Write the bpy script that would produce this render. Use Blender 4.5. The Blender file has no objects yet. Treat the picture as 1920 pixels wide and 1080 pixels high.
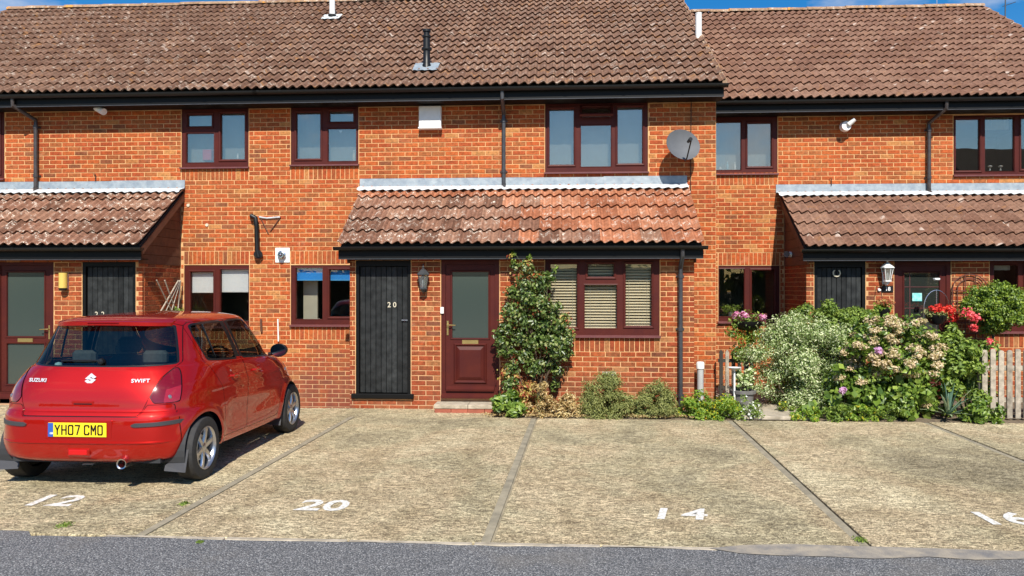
import bpy, bmesh, math, random
import numpy as np
from mathutils import Matrix, Vector, Euler
random.seed(7); RNG = np.random.default_rng(7)
SC = bpy.context.scene
COL = SC.collection
R = math.radians
# ------------------------------------------------------------------ camera
FPX, PSI, HZ, CH = 1442.0, R(3.57), 537.0, 1.85   # focal length (px of a 1920 wide picture), yaw, horizon row, eye height
cam = bpy.data.cameras.new('camera'); cam_o = bpy.data.objects.new('camera', cam); COL.objects.link(cam_o)
cam.sensor_width = 36; cam.lens = FPX/1920*36; cam.clip_start = .05; cam.clip_end = 2000
cam.shift_y = -(540-HZ)/1920
cam_o.location = (0, 0, CH); cam_o.rotation_euler = (R(90), 0, PSI)
SC.camera = cam_o
# ------------------------------------------------------------------ light
SUN_EL, SUN_AZ = 44.3, 9          # azimuth: degrees towards +X of straight behind the camera
world = bpy.data.worlds.new('World'); SC.world = world; world.use_nodes = True
SC.view_settings.view_transform = 'Standard'; SC.view_settings.look = 'None'
SC.view_settings.gamma = 1; SC.view_settings.use_curve_mapping = False
SC.view_settings.exposure = 0.55
wn = world.node_tree.nodes; wl = world.node_tree.links; wn.clear()
sky = wn.new('ShaderNodeTexSky'); sky.sky_type = 'NISHITA'; sky.sun_disc = False
sky.sun_elevation = R(SUN_EL); sky.sun_rotation = R(180-SUN_AZ)
sky.air_density = 1.0; sky.dust_density = .3; sky.ozone_density = 2.0
bg = wn.new('ShaderNodeBackground'); bg.inputs[1].default_value = .05
tc = wn.new('ShaderNodeTexCoord'); mp = wn.new('ShaderNodeMapping'); mp.inputs['Scale'].default_value = (1.0, 1.0, 2.6)
mp.inputs['Location'].default_value = (7.2, .1, .2)
nz = wn.new('ShaderNodeTexNoise'); nz.inputs['Scale'].default_value = 2.6; nz.inputs['Detail'].default_value = 8; nz.inputs['Roughness'].default_value = .58
cr = wn.new('ShaderNodeValToRGB'); cr.color_ramp.elements[0].position = .56; cr.color_ramp.elements[1].position = .74
mx = wn.new('ShaderNodeMix'); mx.data_type = 'RGBA'; mx.inputs[7].default_value = (11.5, 11.8, 12.2, 1)
out = wn.new('ShaderNodeOutputWorld')
wl.new(tc.outputs['Generated'], mp.inputs[0]); wl.new(mp.outputs[0], nz.inputs['Vector']); wl.new(nz.outputs[0], cr.inputs[0])
wl.new(cr.outputs[0], mx.inputs[0]); hs = wn.new('ShaderNodeHueSaturation'); hs.inputs['Saturation'].default_value = 1.5; hs.inputs['Value'].default_value = 1.85; hs.inputs['Hue'].default_value = .503; wl.new(sky.outputs[0], hs.inputs['Color']); wl.new(hs.outputs[0], mx.inputs[6]); wl.new(mx.outputs[2], bg.inputs[0]); wl.new(bg.outputs[0], out.inputs[0])
sun = bpy.data.lights.new('sun', 'SUN'); sun.energy = 4.8; sun.angle = R(.5); sun.color = (1, .95, .86)
sun_o = bpy.data.objects.new('sun', sun); COL.objects.link(sun_o)
_d = Vector((math.sin(R(SUN_AZ))*math.cos(R(SUN_EL)), -math.cos(R(SUN_AZ))*math.cos(R(SUN_EL)), math.sin(R(SUN_EL))))
sun_o.rotation_euler = _d.to_track_quat('Z', 'Y').to_euler(); sun_o.location = _d*60

# ------------------------------------------------------------------ measuring: where a line of sight meets the wall plane at distance Y
def WX(px, Y): return Y*math.tan(math.atan((px-960)/FPX)-PSI)
def dep(X, Y): return Y*math.cos(PSI)-X*math.sin(PSI)
def WZ(px, py, Y): return CH-(py-HZ)*dep(WX(px, Y), Y)/FPX
def G(px, py, z=0):
    d = FPX*(CH-z)/(py-HZ); xc = (px-960)/FPX*d
    return xc*math.cos(PSI)-d*math.sin(PSI), xc*math.sin(PSI)+d*math.cos(PSI)
def proj(X, Y, Z):
    d = dep(X, Y); xc = X*math.cos(PSI)+Y*math.sin(PSI)
    return 960+FPX*xc/d, HZ-(Z-CH)*FPX/d

# ------------------------------------------------------------------ materials
def _mix(nt, a, b, fac, mode='MIX'):
    m = nt.nodes.new('ShaderNodeMix'); m.data_type = 'RGBA'; m.blend_type = mode
    for i, v in ((0, fac), (6, a), (7, b)):
        if hasattr(v, 'is_output') or hasattr(v, 'links'): nt.links.new(v, m.inputs[i])
        elif i == 0: m.inputs[0].default_value = v
        else: m.inputs[i].default_value = (*v[:3], 1)
    return m.outputs[2]
def _math(nt, op, a, b=None, clamp=False):
    m = nt.nodes.new('ShaderNodeMath'); m.operation = op; m.use_clamp = clamp
    for i, v in ((0, a), (1, b)):
        if v is None: continue
        if hasattr(v, 'links'): nt.links.new(v, m.inputs[i])
        else: m.inputs[i].default_value = v
    return m.outputs[0]
def _pos(nt, scale=(1, 1, 1), obj=False):
    g = nt.nodes.new('ShaderNodeTexCoord' if obj else 'ShaderNodeNewGeometry'); mp = nt.nodes.new('ShaderNodeMapping')
    mp.inputs['Scale'].default_value = scale; nt.links.new(g.outputs['Object' if obj else 'Position'], mp.inputs[0]); return mp.outputs[0]
def _noise(nt, vec, scale, detail=4, rough=.55, dist=0):
    n = nt.nodes.new('ShaderNodeTexNoise'); n.inputs['Scale'].default_value = scale; n.inputs['Detail'].default_value = detail
    n.inputs['Roughness'].default_value = rough; n.inputs['Distortion'].default_value = dist; nt.links.new(vec, n.inputs['Vector']); return n.outputs[0]
def _ramp(nt, fac, stops, interp='LINEAR'):
    r = nt.nodes.new('ShaderNodeValToRGB'); r.color_ramp.interpolation = interp; e = r.color_ramp.elements
    while len(e) < len(stops): e.new(.5)
    for i, (p, c) in enumerate(stops):
        e[i].position = p; e[i].color = (*c, 1) if len(c) == 3 else c
    nt.links.new(fac, r.inputs[0]); return r.outputs[0]
def _g(v): return (v, v, v)
def _rand(nt):
    o = nt.nodes.new('ShaderNodeObjectInfo'); g = nt.nodes.new('ShaderNodeNewGeometry')
    return _math(nt, 'FRACT', _math(nt, 'ADD', o.outputs['Random'], g.outputs['Random Per Island']))
def newmat(name):
    m = bpy.data.materials.new(name); m.use_nodes = True; nt = m.node_tree; b = nt.nodes['Principled BSDF']; return m, nt, b
def setb(b, rough=.6, metal=0, spec=.5, coat=0, coatr=.03):
    b.inputs['Roughness'].default_value = rough; b.inputs['Metallic'].default_value = metal
    b.inputs['Specular IOR Level'].default_value = spec; b.inputs['Coat Weight'].default_value = coat; b.inputs['Coat Roughness'].default_value = coatr
def _bump(nt, b, h, dist=.005, strength=1, prev=None):
    n = nt.nodes.new('ShaderNodeBump'); n.inputs['Strength'].default_value = strength; n.inputs['Distance'].default_value = dist
    nt.links.new(h, n.inputs['Height']); 
    if prev is not None: nt.links.new(prev, n.inputs['Normal'])
    nt.links.new(n.outputs[0], b.inputs['Normal']); return n.outputs[0]
def M(name, c, rough=.6, metal=0, spec=.5, coat=0, var=.15, vs=6, island=0, bump=0, bs=60, c2=None):
    m, nt, b = newmat(name); setb(b, rough, metal, spec, coat)
    p = _pos(nt); n = _noise(nt, p, vs, 5)
    c2 = c2 or tuple(x*.6 for x in c)
    col = _mix(nt, c, c2, _math(nt, 'MULTIPLY', _ramp(nt, n, [(.35, _g(0)), (.7, _g(1))]), min(1, var*2)))
    if island:
        v = _math(nt, 'ADD', _math(nt, 'MULTIPLY', _rand(nt), 2*island), 1-island)
        col = _mix(nt, col, v, 1, 'MULTIPLY')
    nt.links.new(col, b.inputs['Base Color'])
    if bump: _bump(nt, b, _noise(nt, p, bs, 3), bump)
    return m
def brick_mat(name, dark=0.0, tint=(1, 1, 1), cm=1.0):
    m, nt, b = newmat(name); setb(b, .85, spec=.25)
    r = _rand(nt); k = lambda c: tuple(x*t for x, t in zip(c, tint))
    col = _ramp(nt, r, [(0, k((.46, .098, .026))), (.18, k((.49, .118, .030))), (.34, k((.41, .085, .026))), (.5, k((.45, .108, .032))), (.62-dark, k((.37, .098, .032))),
                        (.76-dark, k((.38, .115, .036))), (.90-dark, k((.27, .09, .038))), (.95-dark, k((.50, .21, .07)))], 'CONSTANT')
    p = _pos(nt); n = _noise(nt, p, 22, 5, .6)
    col = _mix(nt, col, _mix(nt, col, (.56, .60, .55), 1, 'MULTIPLY'), _ramp(nt, n, [(.40, _g(0)), (.68, _g(1))]))
    n2 = _noise(nt, p, 1.1, 4); col = _mix(nt, col, _mix(nt, col, (.80, .70, .66), 1, 'MULTIPLY'), _ramp(nt, n2, [(.45, _g(0)), (.65, _g(1))]))
    n4 = _noise(nt, _pos(nt, (1, 1, 1.8)), 2.3, 6, .7, .6)      # salt bloom on the bricks
    col = _mix(nt, col, (.55, .33, .2), _math(nt, 'MULTIPLY', _ramp(nt, n4, [(.60, _g(0)), (.74, _g(1))]), .30))
    g = nt.nodes.new('ShaderNodeNewGeometry'); sp = nt.nodes.new('ShaderNodeSeparateXYZ'); nt.links.new(g.outputs['Position'], sp.inputs[0])
    low = _math(nt, 'SUBTRACT', 1, _math(nt, 'MULTIPLY', _math(nt, 'ADD', sp.outputs[2], .2), 1.15), True)   # rain splash and damp dirt low down
    low = _math(nt, 'MULTIPLY', low, _ramp(nt, _noise(nt, _pos(nt, (1.5, 1, .35)), 1.6, 5, .65), [(.38, _g(0)), (.62, _g(1))]))
    col = _mix(nt, col, (.21, .085, .05), _math(nt, 'MULTIPLY', low, .7))
    # a damp patch left of the porch, where an old leak ran down
    def band(o, a0, a1, b0, b1): 
        up = _math(nt, 'MULTIPLY', _math(nt, 'SUBTRACT', o, a0), 1/(a1-a0), True); dn = _math(nt, 'SUBTRACT', 1, _math(nt, 'MULTIPLY', _math(nt, 'SUBTRACT', o, b0), 1/(b1-b0)), True); return _math(nt, 'MULTIPLY', up, _math(nt, 'MAXIMUM', dn, 0), True)
    dmp = _math(nt, 'MULTIPLY', band(sp.outputs[0], -4.75, -4.1, -3.25, -3.1), band(sp.outputs[2], -.4, -.3, .35, 1.15))
    dmp = _math(nt, 'MULTIPLY', dmp, _ramp(nt, _noise(nt, _pos(nt, (2.2, 1, .5)), 1.9, 5, .6), [(.36, _g(.15)), (.58, _g(1))]))
    col = _mix(nt, col, (.15, .045, .032), _math(nt, 'MULTIPLY', dmp, .8))
    nt.links.new(col, b.inputs['Base Color']); _bump(nt, b, _noise(nt, p, 120, 4, .7), .004, .8); return m
def mortar_mat():
    m, nt, b = newmat('mortar'); setb(b, .95, spec=.1); p = _pos(nt)
    col = _ramp(nt, _noise(nt, p, 5, 6, .7), [(.3, (.42, .22, .105)), (.5, (.58, .33, .15)), (.75, (.72, .45, .22))])
    g = nt.nodes.new('ShaderNodeNewGeometry'); sp = nt.nodes.new('ShaderNodeSeparateXYZ'); nt.links.new(g.outputs['Position'], sp.inputs[0])
    low = _math(nt, 'SUBTRACT', 1, _math(nt, 'MULTIPLY', _math(nt, 'ADD', sp.outputs[2], .2), 1.0), True)
    col = _mix(nt, col, (.38, .24, .16), _math(nt, 'MULTIPLY', low, .8))
    nt.links.new(col, b.inputs['Base Color']); _bump(nt, b, _noise(nt, p, 90, 3), .003); return m
def tile_mat(name, stops, lich=.5, orange=.0, bloom=.2, cover=.62):
    m, nt, b = newmat(name); setb(b, .85, spec=.2); p = _pos(nt); r = _rand(nt)
    col = _ramp(nt, r, stops)
    n = _noise(nt, p, 17, 6, .75); col = _mix(nt, col, _mix(nt, col, (.50, .48, .46), 1, 'MULTIPLY'), _ramp(nt, n, [(.42, _g(0)), (.66, _g(1))]))
    nb = _noise(nt, p, 1.3, 4, .6)
    col = _mix(nt, col, _mix(nt, col, (.85, .82, .80), 1, 'MULTIPLY'), _ramp(nt, nb, [(.42, _g(0)), (.62, _g(1))]))
    # pale lichen: ring-shaped spots where a coarse noise allows
    v = nt.nodes.new('ShaderNodeTexVoronoi'); v.inputs['Scale'].default_value = 7.5
    nv = _noise(nt, p, 16, 3); 
    vv = nt.nodes.new('ShaderNodeVectorMath'); vv.operation = 'ADD'; sc_ = nt.nodes.new('ShaderNodeVectorMath'); sc_.operation = 'SCALE'; sc_.inputs[3].default_value = .12
    cmb = nt.nodes.new('ShaderNodeCombineXYZ'); nt.links.new(nv, cmb.inputs[0]); nt.links.new(_noise(nt, p, 19, 3), cmb.inputs[2]); nt.links.new(cmb.outputs[0], sc_.inputs[0])
    nt.links.new(p, vv.inputs[0]); nt.links.new(sc_.outputs[0], vv.inputs[1]); nt.links.new(vv.outputs[0], v.inputs['Vector'])
    fl = _noise(nt, p, 34, 5, .75, .8)
    where = _ramp(nt, _noise(nt, p, 3.1, 3), [(cover-.2, _g(0)), (cover, _g(1))])
    fl = _math(nt, 'MULTIPLY', _ramp(nt, fl, [(.52, _g(0)), (.58, _g(1))]), _ramp(nt, v.outputs['Distance'], [(.30, _g(1)), (.48, _g(0))]))
    col = _mix(nt, col, (.78, .70, .58), _math(nt, 'MULTIPLY', _math(nt, 'MULTIPLY', fl, where), lich))
    v2 = nt.nodes.new('ShaderNodeTexVoronoi'); v2.inputs['Scale'].default_value = 2.3; nt.links.new(vv.outputs[0], v2.inputs['Vector'])
    spot = _ramp(nt, v2.outputs['Distance'], [(.10, _g(1)), (.15, _g(0))])
    col = _mix(nt, col, (.66, .55, .46), _math(nt, 'MULTIPLY', spot, bloom))
    if orange:
        no = _noise(nt, p, 5.5, 5, .7, .5)
        col = _mix(nt, col, (.62, .27, .045), _math(nt, 'MULTIPLY', _ramp(nt, no, [(.58, _g(0)), (.66, _g(1))]), orange))
    nt.links.new(col, b.inputs['Base Color']); _bump(nt, b, _noise(nt, p, 150, 3, .7), .003, .7); return m
def glass_mat(name, refl=.2, tint=(.8, .85, .85), rough=.0, body=None, bodyfac=0):
    m = bpy.data.materials.new(name); m.use_nodes = True; nt = m.node_tree; nt.nodes.clear()
    o = nt.nodes.new('ShaderNodeOutputMaterial'); t = nt.nodes.new('ShaderNodeBsdfTransparent'); t.inputs[0].default_value = (*tint, 1)
    g = nt.nodes.new('ShaderNodeBsdfGlossy'); g.inputs['Roughness'].default_value = rough; g.inputs['Color'].default_value = (1, .84, .70, 1)
    p = _pos(nt); bp = nt.nodes.new('ShaderNodeBump'); bp.inputs['Distance'].default_value = .02; bp.inputs['Strength'].default_value = .05
    nt.links.new(_noise(nt, p, 1.2, 2), bp.inputs['Height']); nt.links.new(bp.outputs[0], g.inputs['Normal'])
    lw = nt.nodes.new('ShaderNodeLayerWeight'); lw.inputs[0].default_value = .3
    f = _math(nt, 'ADD', _math(nt, 'MULTIPLY', lw.outputs['Fresnel'], .5), refl, True)
    a = t.outputs[0]
    if body:
        d = nt.nodes.new('ShaderNodeBsdfDiffuse'); d.inputs[0].default_value = (*body, 1); ms = nt.nodes.new('ShaderNodeMixShader'); ms.inputs[0].default_value = bodyfac
        nt.links.new(a, ms.inputs[1]); nt.links.new(d.outputs[0], ms.inputs[2]); a = ms.outputs[0]
    ms = nt.nodes.new('ShaderNodeMixShader'); nt.links.new(f, ms.inputs[0]); nt.links.new(a, ms.inputs[1]); nt.links.new(g.outputs[0], ms.inputs[2]); nt.links.new(ms.outputs[0], o.inputs[0])
    return m
def concrete_mat():
    m, nt, b = newmat('bay_concrete'); setb(b, .9, spec=.2); p = _pos(nt)
    big = _noise(nt, _pos(nt, (1, .8, 1)), .55, 5, .6, .4); mid = _noise(nt, _pos(nt, (1, 1.3, 1)), 2.2, 5, .6); 
    col = _ramp(nt, big, [(.36, (.38, .325, .215)), (.46, (.55, .47, .305)), (.54, (.59, .47, .305)), (.64, (.68, .58, .385))])
    col = _mix(nt, col, _mix(nt, col, (.82, .80, .77), 1, 'MULTIPLY'), _ramp(nt, mid, [(.40, _g(0)), (.66, _g(1))]))
    rib = _noise(nt, _pos(nt, (11.0, 26, 1)), 1.0, 4, .7, 1.3)      # tamped ribs run across the bay
    fine = _noise(nt, _pos(nt, (26, 26, 1)), 1.5, 4, .7, 1.8)
    agg = _noise(nt, p, 70, 3, .7)
    s = _ramp(nt, _math(nt, 'ADD', _math(nt, 'MULTIPLY', rib, .40), _math(nt, 'MULTIPLY', fine, .60)), [(.42, _g(0)), (.485, _g(.6)), (.54, _g(1))])
    col = _mix(nt, _mix(nt, col, (.34, .32, .30), 1, 'MULTIPLY'), _mix(nt, col, (1.25, 1.24, 1.18), 1, 'MULTIPLY'), s)
    col = _mix(nt, col, _mix(nt, col, (.55, .54, .52), 1, 'MULTIPLY'), _ramp(nt, agg, [(.55, _g(0)), (.72, _g(1))]))
    st = _noise(nt, _pos(nt, (1, 1, 1)), 1.7, 4, .6, .3); col = _mix(nt, col, (.13, .12, .09), _math(nt, 'MULTIPLY', _ramp(nt, st, [(.62, _g(0)), (.76, _g(1))]), .22))
    oil = nt.nodes.new('ShaderNodeTexVoronoi'); oil.inputs['Scale'].default_value = .55; nt.links.new(_pos(nt), oil.inputs['Vector'])
    spot = _math(nt, 'MULTIPLY', _ramp(nt, oil.outputs['Distance'], [(.04, _g(1)), (.26, _g(0))]), _ramp(nt, _noise(nt, p, 6, 5, .7), [(.42, _g(0)), (.60, _g(1))]))
    col = _mix(nt, col, (.10, .088, .07), _math(nt, 'MULTIPLY', spot, .40))
    trk = _noise(nt, _pos(nt, (2.6, .22, 1)), 1.0, 3, .5, .1); col = _mix(nt, col, _mix(nt, col, (.86, .85, .83), 1, 'MULTIPLY'), _ramp(nt, trk, [(.52, _g(0)), (.66, _g(1))]))
    nt.links.new(col, b.inputs['Base Color']); _bump(nt, b, _math(nt, 'ADD', s, _math(nt, 'MULTIPLY', agg, .5)), .008, .9); return m
def tarmac_mat():
    m, nt, b = newmat('tarmac'); setb(b, .85, spec=.3); p = _pos(nt)
    v = nt.nodes.new('ShaderNodeTexVoronoi'); v.inputs['Scale'].default_value = 95; nt.links.new(p, v.inputs['Vector'])
    sp = nt.nodes.new('ShaderNodeSeparateColor'); nt.links.new(v.outputs['Color'], sp.inputs[0])
    col = _ramp(nt, sp.outputs[0], [(0, (.11, .108, .107)), (.35, (.19, .186, .182)), (.7, (.28, .272, .265)), (.95, (.36, .355, .35)), (1, (.55, .54, .50))])
    col = _mix(nt, col, (.05, .055, .062), _ramp(nt, v.outputs['Distance'], [(.35, _g(0)), (.62, _g(.85))]))
    n = _noise(nt, p, .9, 5, .6); col = _mix(nt, col, (.22, .19, .15), _math(nt, 'MULTIPLY', _ramp(nt, n, [(.5, _g(0)), (.7, _g(1))]), .45))
    nt.links.new(col, b.inputs['Base Color']); _bump(nt, b, v.outputs['Distance'], -.006, 1); return m
def leaf_mat(name, stops, spec=.35, rough=.5, trans=.25):
    m, nt, b = newmat(name); setb(b, rough, spec=spec); r = _rand(nt); col = _ramp(nt, r, stops)
    nt.links.new(col, b.inputs['Base Color'])
    t = nt.nodes.new('ShaderNodeBsdfTranslucent'); nt.links.new(_mix(nt, col, (1.5, 1.6, .7), 1, 'MULTIPLY'), t.inputs[0])
    ms = nt.nodes.new('ShaderNodeMixShader'); ms.inputs[0].default_value = trans; o = nt.nodes['Material Output']
    nt.links.new(b.outputs[0], ms.inputs[1]); nt.links.new(t.outputs[0], ms.inputs[2]); nt.links.new(ms.outputs[0], o.inputs[0]); return m

MB_ = brick_mat('orange_brick'); MB2 = brick_mat('red_brick', .0, (.80, .80, .95)); MMO = mortar_mat()
T_MAIN = tile_mat('brown_roof_tile', [(0, (.185, .10, .066)), (.4, (.25, .145, .098)), (.75, (.215, .12, .08)), (1, (.30, .18, .122))], .75, .30, .45, .60)
T_RIGHT = tile_mat('pinkish_roof_tile', [(0, (.23, .12, .08)), (.5, (.27, .148, .10)), (1, (.32, .185, .125))], .35, .15, .6, .70)
T_EXT = tile_mat('terracotta_roof_tile', [(0, (.34, .125, .062)), (.5, (.46, .18, .09)), (1, (.50, .23, .13))], .9, .0, .1, .55)
T_LICH = tile_mat('lichened_porch_tile', [(0, (.19, .095, .06)), (.5, (.28, .14, .09)), (1, (.36, .20, .13))], 1.0, .0, .3, .42)
T_RIDGE = tile_mat('lichened_ridge_tile', [(0, (.30, .18, .11)), (1, (.42, .28, .18))], .8, 1.0, .3, .5)
M_DECK = M('roof_underlay', (.02, .018, .016), .95)
M_LEAD = M('lead_flashing', (.21, .25, .29), .55, .1, vs=9, var=.4, c2=(.36, .40, .42), bump=.004, bs=14)
M_LEADW = M('white_limed_lead', (.60, .62, .62), .7, vs=8, var=.6, c2=(.34, .36, .37), bump=.006, bs=12)
M_BLACK = M('black_plastic_gutter', (.009, .009, .009), .42, spec=.35, var=.1)
M_FASC = M('black_painted_fascia', (.005, .005, .005), .5, spec=.2, var=.2, vs=3)
M_PIPE = M('dark_brown_downpipe', (.06, .048, .045), .35, vs=12, var=.5, c2=(.03, .025, .024))
M_GPIPE = M('dark_grey_downpipe', (.05, .05, .055), .35, vs=12, var=.4)
M_UPVC = M('rosewood_frame', (.075, .0125, .008), .5, spec=.2, coat=.0, vs=5, var=.35, c2=(.05, .008, .008), bump=.0008, bs=90)
M_SILL = M('weathered_rosewood_sill', (.15, .05, .05), .4, vs=8, var=.3)
M_GLU = glass_mat('upstairs_glass', .19, (.93, .95, .94)); M_GLD = glass_mat('downstairs_glass', .045, (.97, .98, .97))
M_OBS = glass_mat('obscured_door_glass', .05, (.35, .37, .37), .14, (.045, .062, .055), .9)
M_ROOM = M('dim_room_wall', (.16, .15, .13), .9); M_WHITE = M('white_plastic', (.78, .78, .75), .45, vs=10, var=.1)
M_CREAM = M('cream_paint', (.62, .56, .42), .6); M_BLKPLANK = M('black_stained_plank', (.010, .011, .011), .6, spec=.25, vs=9, var=.5, c2=(.028, .03, .03), island=.35, bump=.002, bs=40)
M_BRASS = M('polished_brass', (.72, .52, .2), .28, .9); M_STEEL = M('bright_metal', (.6, .6, .62), .25, 1)
M_DGREY = M('dark_grey_metal', (.05, .052, .055), .4); M_BOARD = M('brown_stained_board', (.13, .05, .026), .7, vs=12, var=.5, island=.2)
M_CONC = concrete_mat(); M_TAR = tarmac_mat()
M_JOINT = M('joint_mortar', (.32, .275, .19), .95, vs=7, var=.6, c2=(.19, .165, .115), bump=.006, bs=40)
M_EDGE = M('pale_concrete_edging', (.48, .41, .31), .9, vs=9, var=.5, c2=(.26, .22, .16), bump=.005, bs=50)
M_SOIL = M('dry_garden_soil', (.20, .15, .095), .95, vs=20, var=.6, c2=(.08, .06, .04), bump=.02, bs=30)
M_LINE = M('white_road_paint', (.78, .78, .76), .7, vs=34, var=.5, c2=(.46, .41, .31), bump=.006, bs=60)

# ------------------------------------------------------------------ mesh building
ORG = {}
def root(name, loc, label=None, cat=None, group=None, kind=None):
    o = bpy.data.objects.new(name, None); COL.objects.link(o); o.location = loc; o.empty_display_size = .2; ORG[o.name] = Vector(loc)
    tag(o, label, cat, group, kind); return o
def tag(o, label=None, cat=None, group=None, kind=None):
    for k, v in (('label', label), ('category', cat), ('group', group), ('kind', kind)):
        if v: o[k] = v
    return o
def org(p): return ORG.get(p.name, Vector((0, 0, 0))) if p else Vector((0, 0, 0))
def link(name, me, parent=None, mat=None):
    if mat and not me.materials: me.materials.append(mat)
    o = bpy.data.objects.new(name, me); COL.objects.link(o)
    if parent: o.parent = parent; ORG[o.name] = org(parent)
    return o
class MB:
    def __init__(s): s.v = []; s.f = []
    def add(s, vs, fs): n = len(s.v); s.v += [tuple(p) for p in vs]; s.f += [tuple(i+n for i in f) for f in fs]; return s
    def box(s, x0, x1, y0, y1, z0, z1, c=0):
        if c <= 0:
            return s.add([(x0, y0, z0), (x1, y0, z0), (x1, y1, z0), (x0, y1, z0), (x0, y0, z1), (x1, y0, z1), (x1, y1, z1), (x0, y1, z1)],
                  [(0, 3, 2, 1), (4, 5, 6, 7), (0, 1, 5, 4), (1, 2, 6, 5), (2, 3, 7, 6), (3, 0, 4, 7)])
        c = min(c, (x1-x0)*.45, (y1-y0)*.45, (z1-z0)*.45); bm = bmesh.new(); bmesh.ops.create_cube(bm, size=1)
        for v in bm.verts: v.co = ((x0+x1)/2+v.co.x*(x1-x0), (y0+y1)/2+v.co.y*(y1-y0), (z0+z1)/2+v.co.z*(z1-z0))
        bmesh.ops.bevel(bm, geom=bm.edges[:], offset=c, segments=1, affect='EDGES'); bm.verts.index_update()
        s.add([v.co[:] for v in bm.verts], [[v.index for v in f.verts] for f in bm.faces]); bm.free(); return s
    def quad(s, a, b, c, d): return s.add([a, b, c, d], [(0, 1, 2, 3)])
    def ring(s, p, d, r, n):
        d = Vector(d).normalized(); a = d.orthogonal().normalized(); b = d.cross(a)
        return [Vector(p)+a*math.cos(2*math.pi*i/n)*r+b*math.sin(2*math.pi*i/n)*r for i in range(n)]
    def cyl(s, p0, p1, r0, r1=None, n=12, cap=True):
        r1 = r0 if r1 is None else r1; d = Vector(p1)-Vector(p0); a = s.ring(p0, d, r0, n); b = s.ring(p1, d, r1, n)
        fs = [(i, (i+1) % n, n+(i+1) % n, n+i) for i in range(n)]
        if cap: fs += [tuple(range(n))[::-1], tuple(range(n, 2*n))]
        return s.add(a+b, fs)
    def tube(s, pts, r, n=8, taper=None):
        pts = [Vector(p) for p in pts]; rings = []; ref = None
        for i, p in enumerate(pts):
            d = (pts[min(i+1, len(pts)-1)]-pts[max(i-1, 0)]).normalized()
            if ref is None: ref = d.orthogonal().normalized()
            a = (ref-d*ref.dot(d)).normalized(); ref = a; b = d.cross(a)
            rr = r if taper is None else r+(taper-r)*i/(len(pts)-1)
            rings.append([p+a*math.cos(2*math.pi*k/n)*rr+b*math.sin(2*math.pi*k/n)*rr for k in range(n)])
        fs = []
        for i in range(len(pts)-1):
            for k in range(n): fs.append((i*n+k, i*n+(k+1) % n, (i+1)*n+(k+1) % n, (i+1)*n+k))
        fs += [tuple(range(n))[::-1], tuple(range((len(pts)-1)*n, len(pts)*n))]
        return s.add([q for rg in rings for q in rg], fs)
    def lathe(s, prof, c=(0, 0, 0), axis='z', n=24):
        vs = []; c = Vector(c)
        for (r, h) in prof:
            for k in range(n):
                a = 2*math.pi*k/n; u, w = r*math.cos(a), r*math.sin(a)
                vs.append(c+Vector({'z': (u, w, h), 'x': (h, u, w), 'y': (u, h, w)}[axis]))
        fs = [(i*n+k, i*n+(k+1) % n, (i+1)*n+(k+1) % n, (i+1)*n+k) for i in range(len(prof)-1) for k in range(n)]
        return s.add(vs, fs)
    def prism(s, poly, h0, h1, axis='y'):
        f = {'y': lambda a, b, h: (a, h, b), 'x': lambda a, b, h: (h, a, b), 'z': lambda a, b, h: (a, b, h)}[axis]; n = len(poly)
        return s.add([f(a, b, h0) for a, b in poly]+[f(a, b, h1) for a, b in poly], [tuple(range(n)), tuple(range(2*n-1, n-1, -1))]+[(i, (i+1) % n, n+(i+1) % n, n+i) for i in range(n)])
    def holes(s, rect, hs, y0, y1):
        """slab in the XZ plane from y0 (front) to y1 with rectangular holes"""
        X0, X1, Z0, Z1 = rect; xs = sorted({X0, X1, *[min(max(v, X0), X1) for h in hs for v in h[:2]]}); zs = sorted({Z0, Z1, *[min(max(v, Z0), Z1) for h in hs for v in h[2:4]]})
        fill = [[not any(h[0] < (a+b)/2 < h[1] and h[2] < (c+d)/2 < h[3] for h in hs) for c, d in zip(zs, zs[1:])] for a, b in zip(xs, xs[1:])]
        F = lambda i, k: 0 <= i < len(fill) and 0 <= k < len(fill[0]) and fill[i][k]
        for i, (a, b) in enumerate(zip(xs, xs[1:])):
            for k, (c, d) in enumerate(zip(zs, zs[1:])):
                if not fill[i][k]: continue
                s.quad((a, y0, c), (b, y0, c), (b, y0, d), (a, y0, d)); s.quad((b, y1, c), (a, y1, c), (a, y1, d), (b, y1, d))
                if not F(i-1, k): s.quad((a, y1, c), (a, y0, c), (a, y0, d), (a, y1, d))
                if not F(i+1, k): s.quad((b, y0, c), (b, y1, c), (b, y1, d), (b, y0, d))
                if not F(i, k-1): s.quad((a, y1, c), (b, y1, c), (b, y0, c), (a, y0, c))
                if not F(i, k+1): s.quad((a, y0, d), (b, y0, d), (b, y1, d), (a, y1, d))
        return s
    def mesh(s, name, o=(0, 0, 0), smooth=False, fix=True):
        me = bpy.data.meshes.new(name); me.from_pydata([(x-o[0], y-o[1], z-o[2]) for x, y, z in s.v], [], s.f)
        if fix:
            bm = bmesh.new(); bm.from_mesh(me); bmesh.ops.recalc_face_normals(bm, faces=bm.faces[:]); bm.to_mesh(me); bm.free()
        if smooth:
            me.polygons.foreach_set('use_smooth', [True]*len(me.polygons))
            try: me.set_sharp_from_angle(angle=R(38))
            except Exception: pass
        me.update(); return me
    def build(s, name, mat, parent=None, smooth=False, fix=True, **kw):
        o = link(name, s.mesh(name, org(parent), smooth, fix), parent, mat); tag(o, **kw); return o
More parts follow.
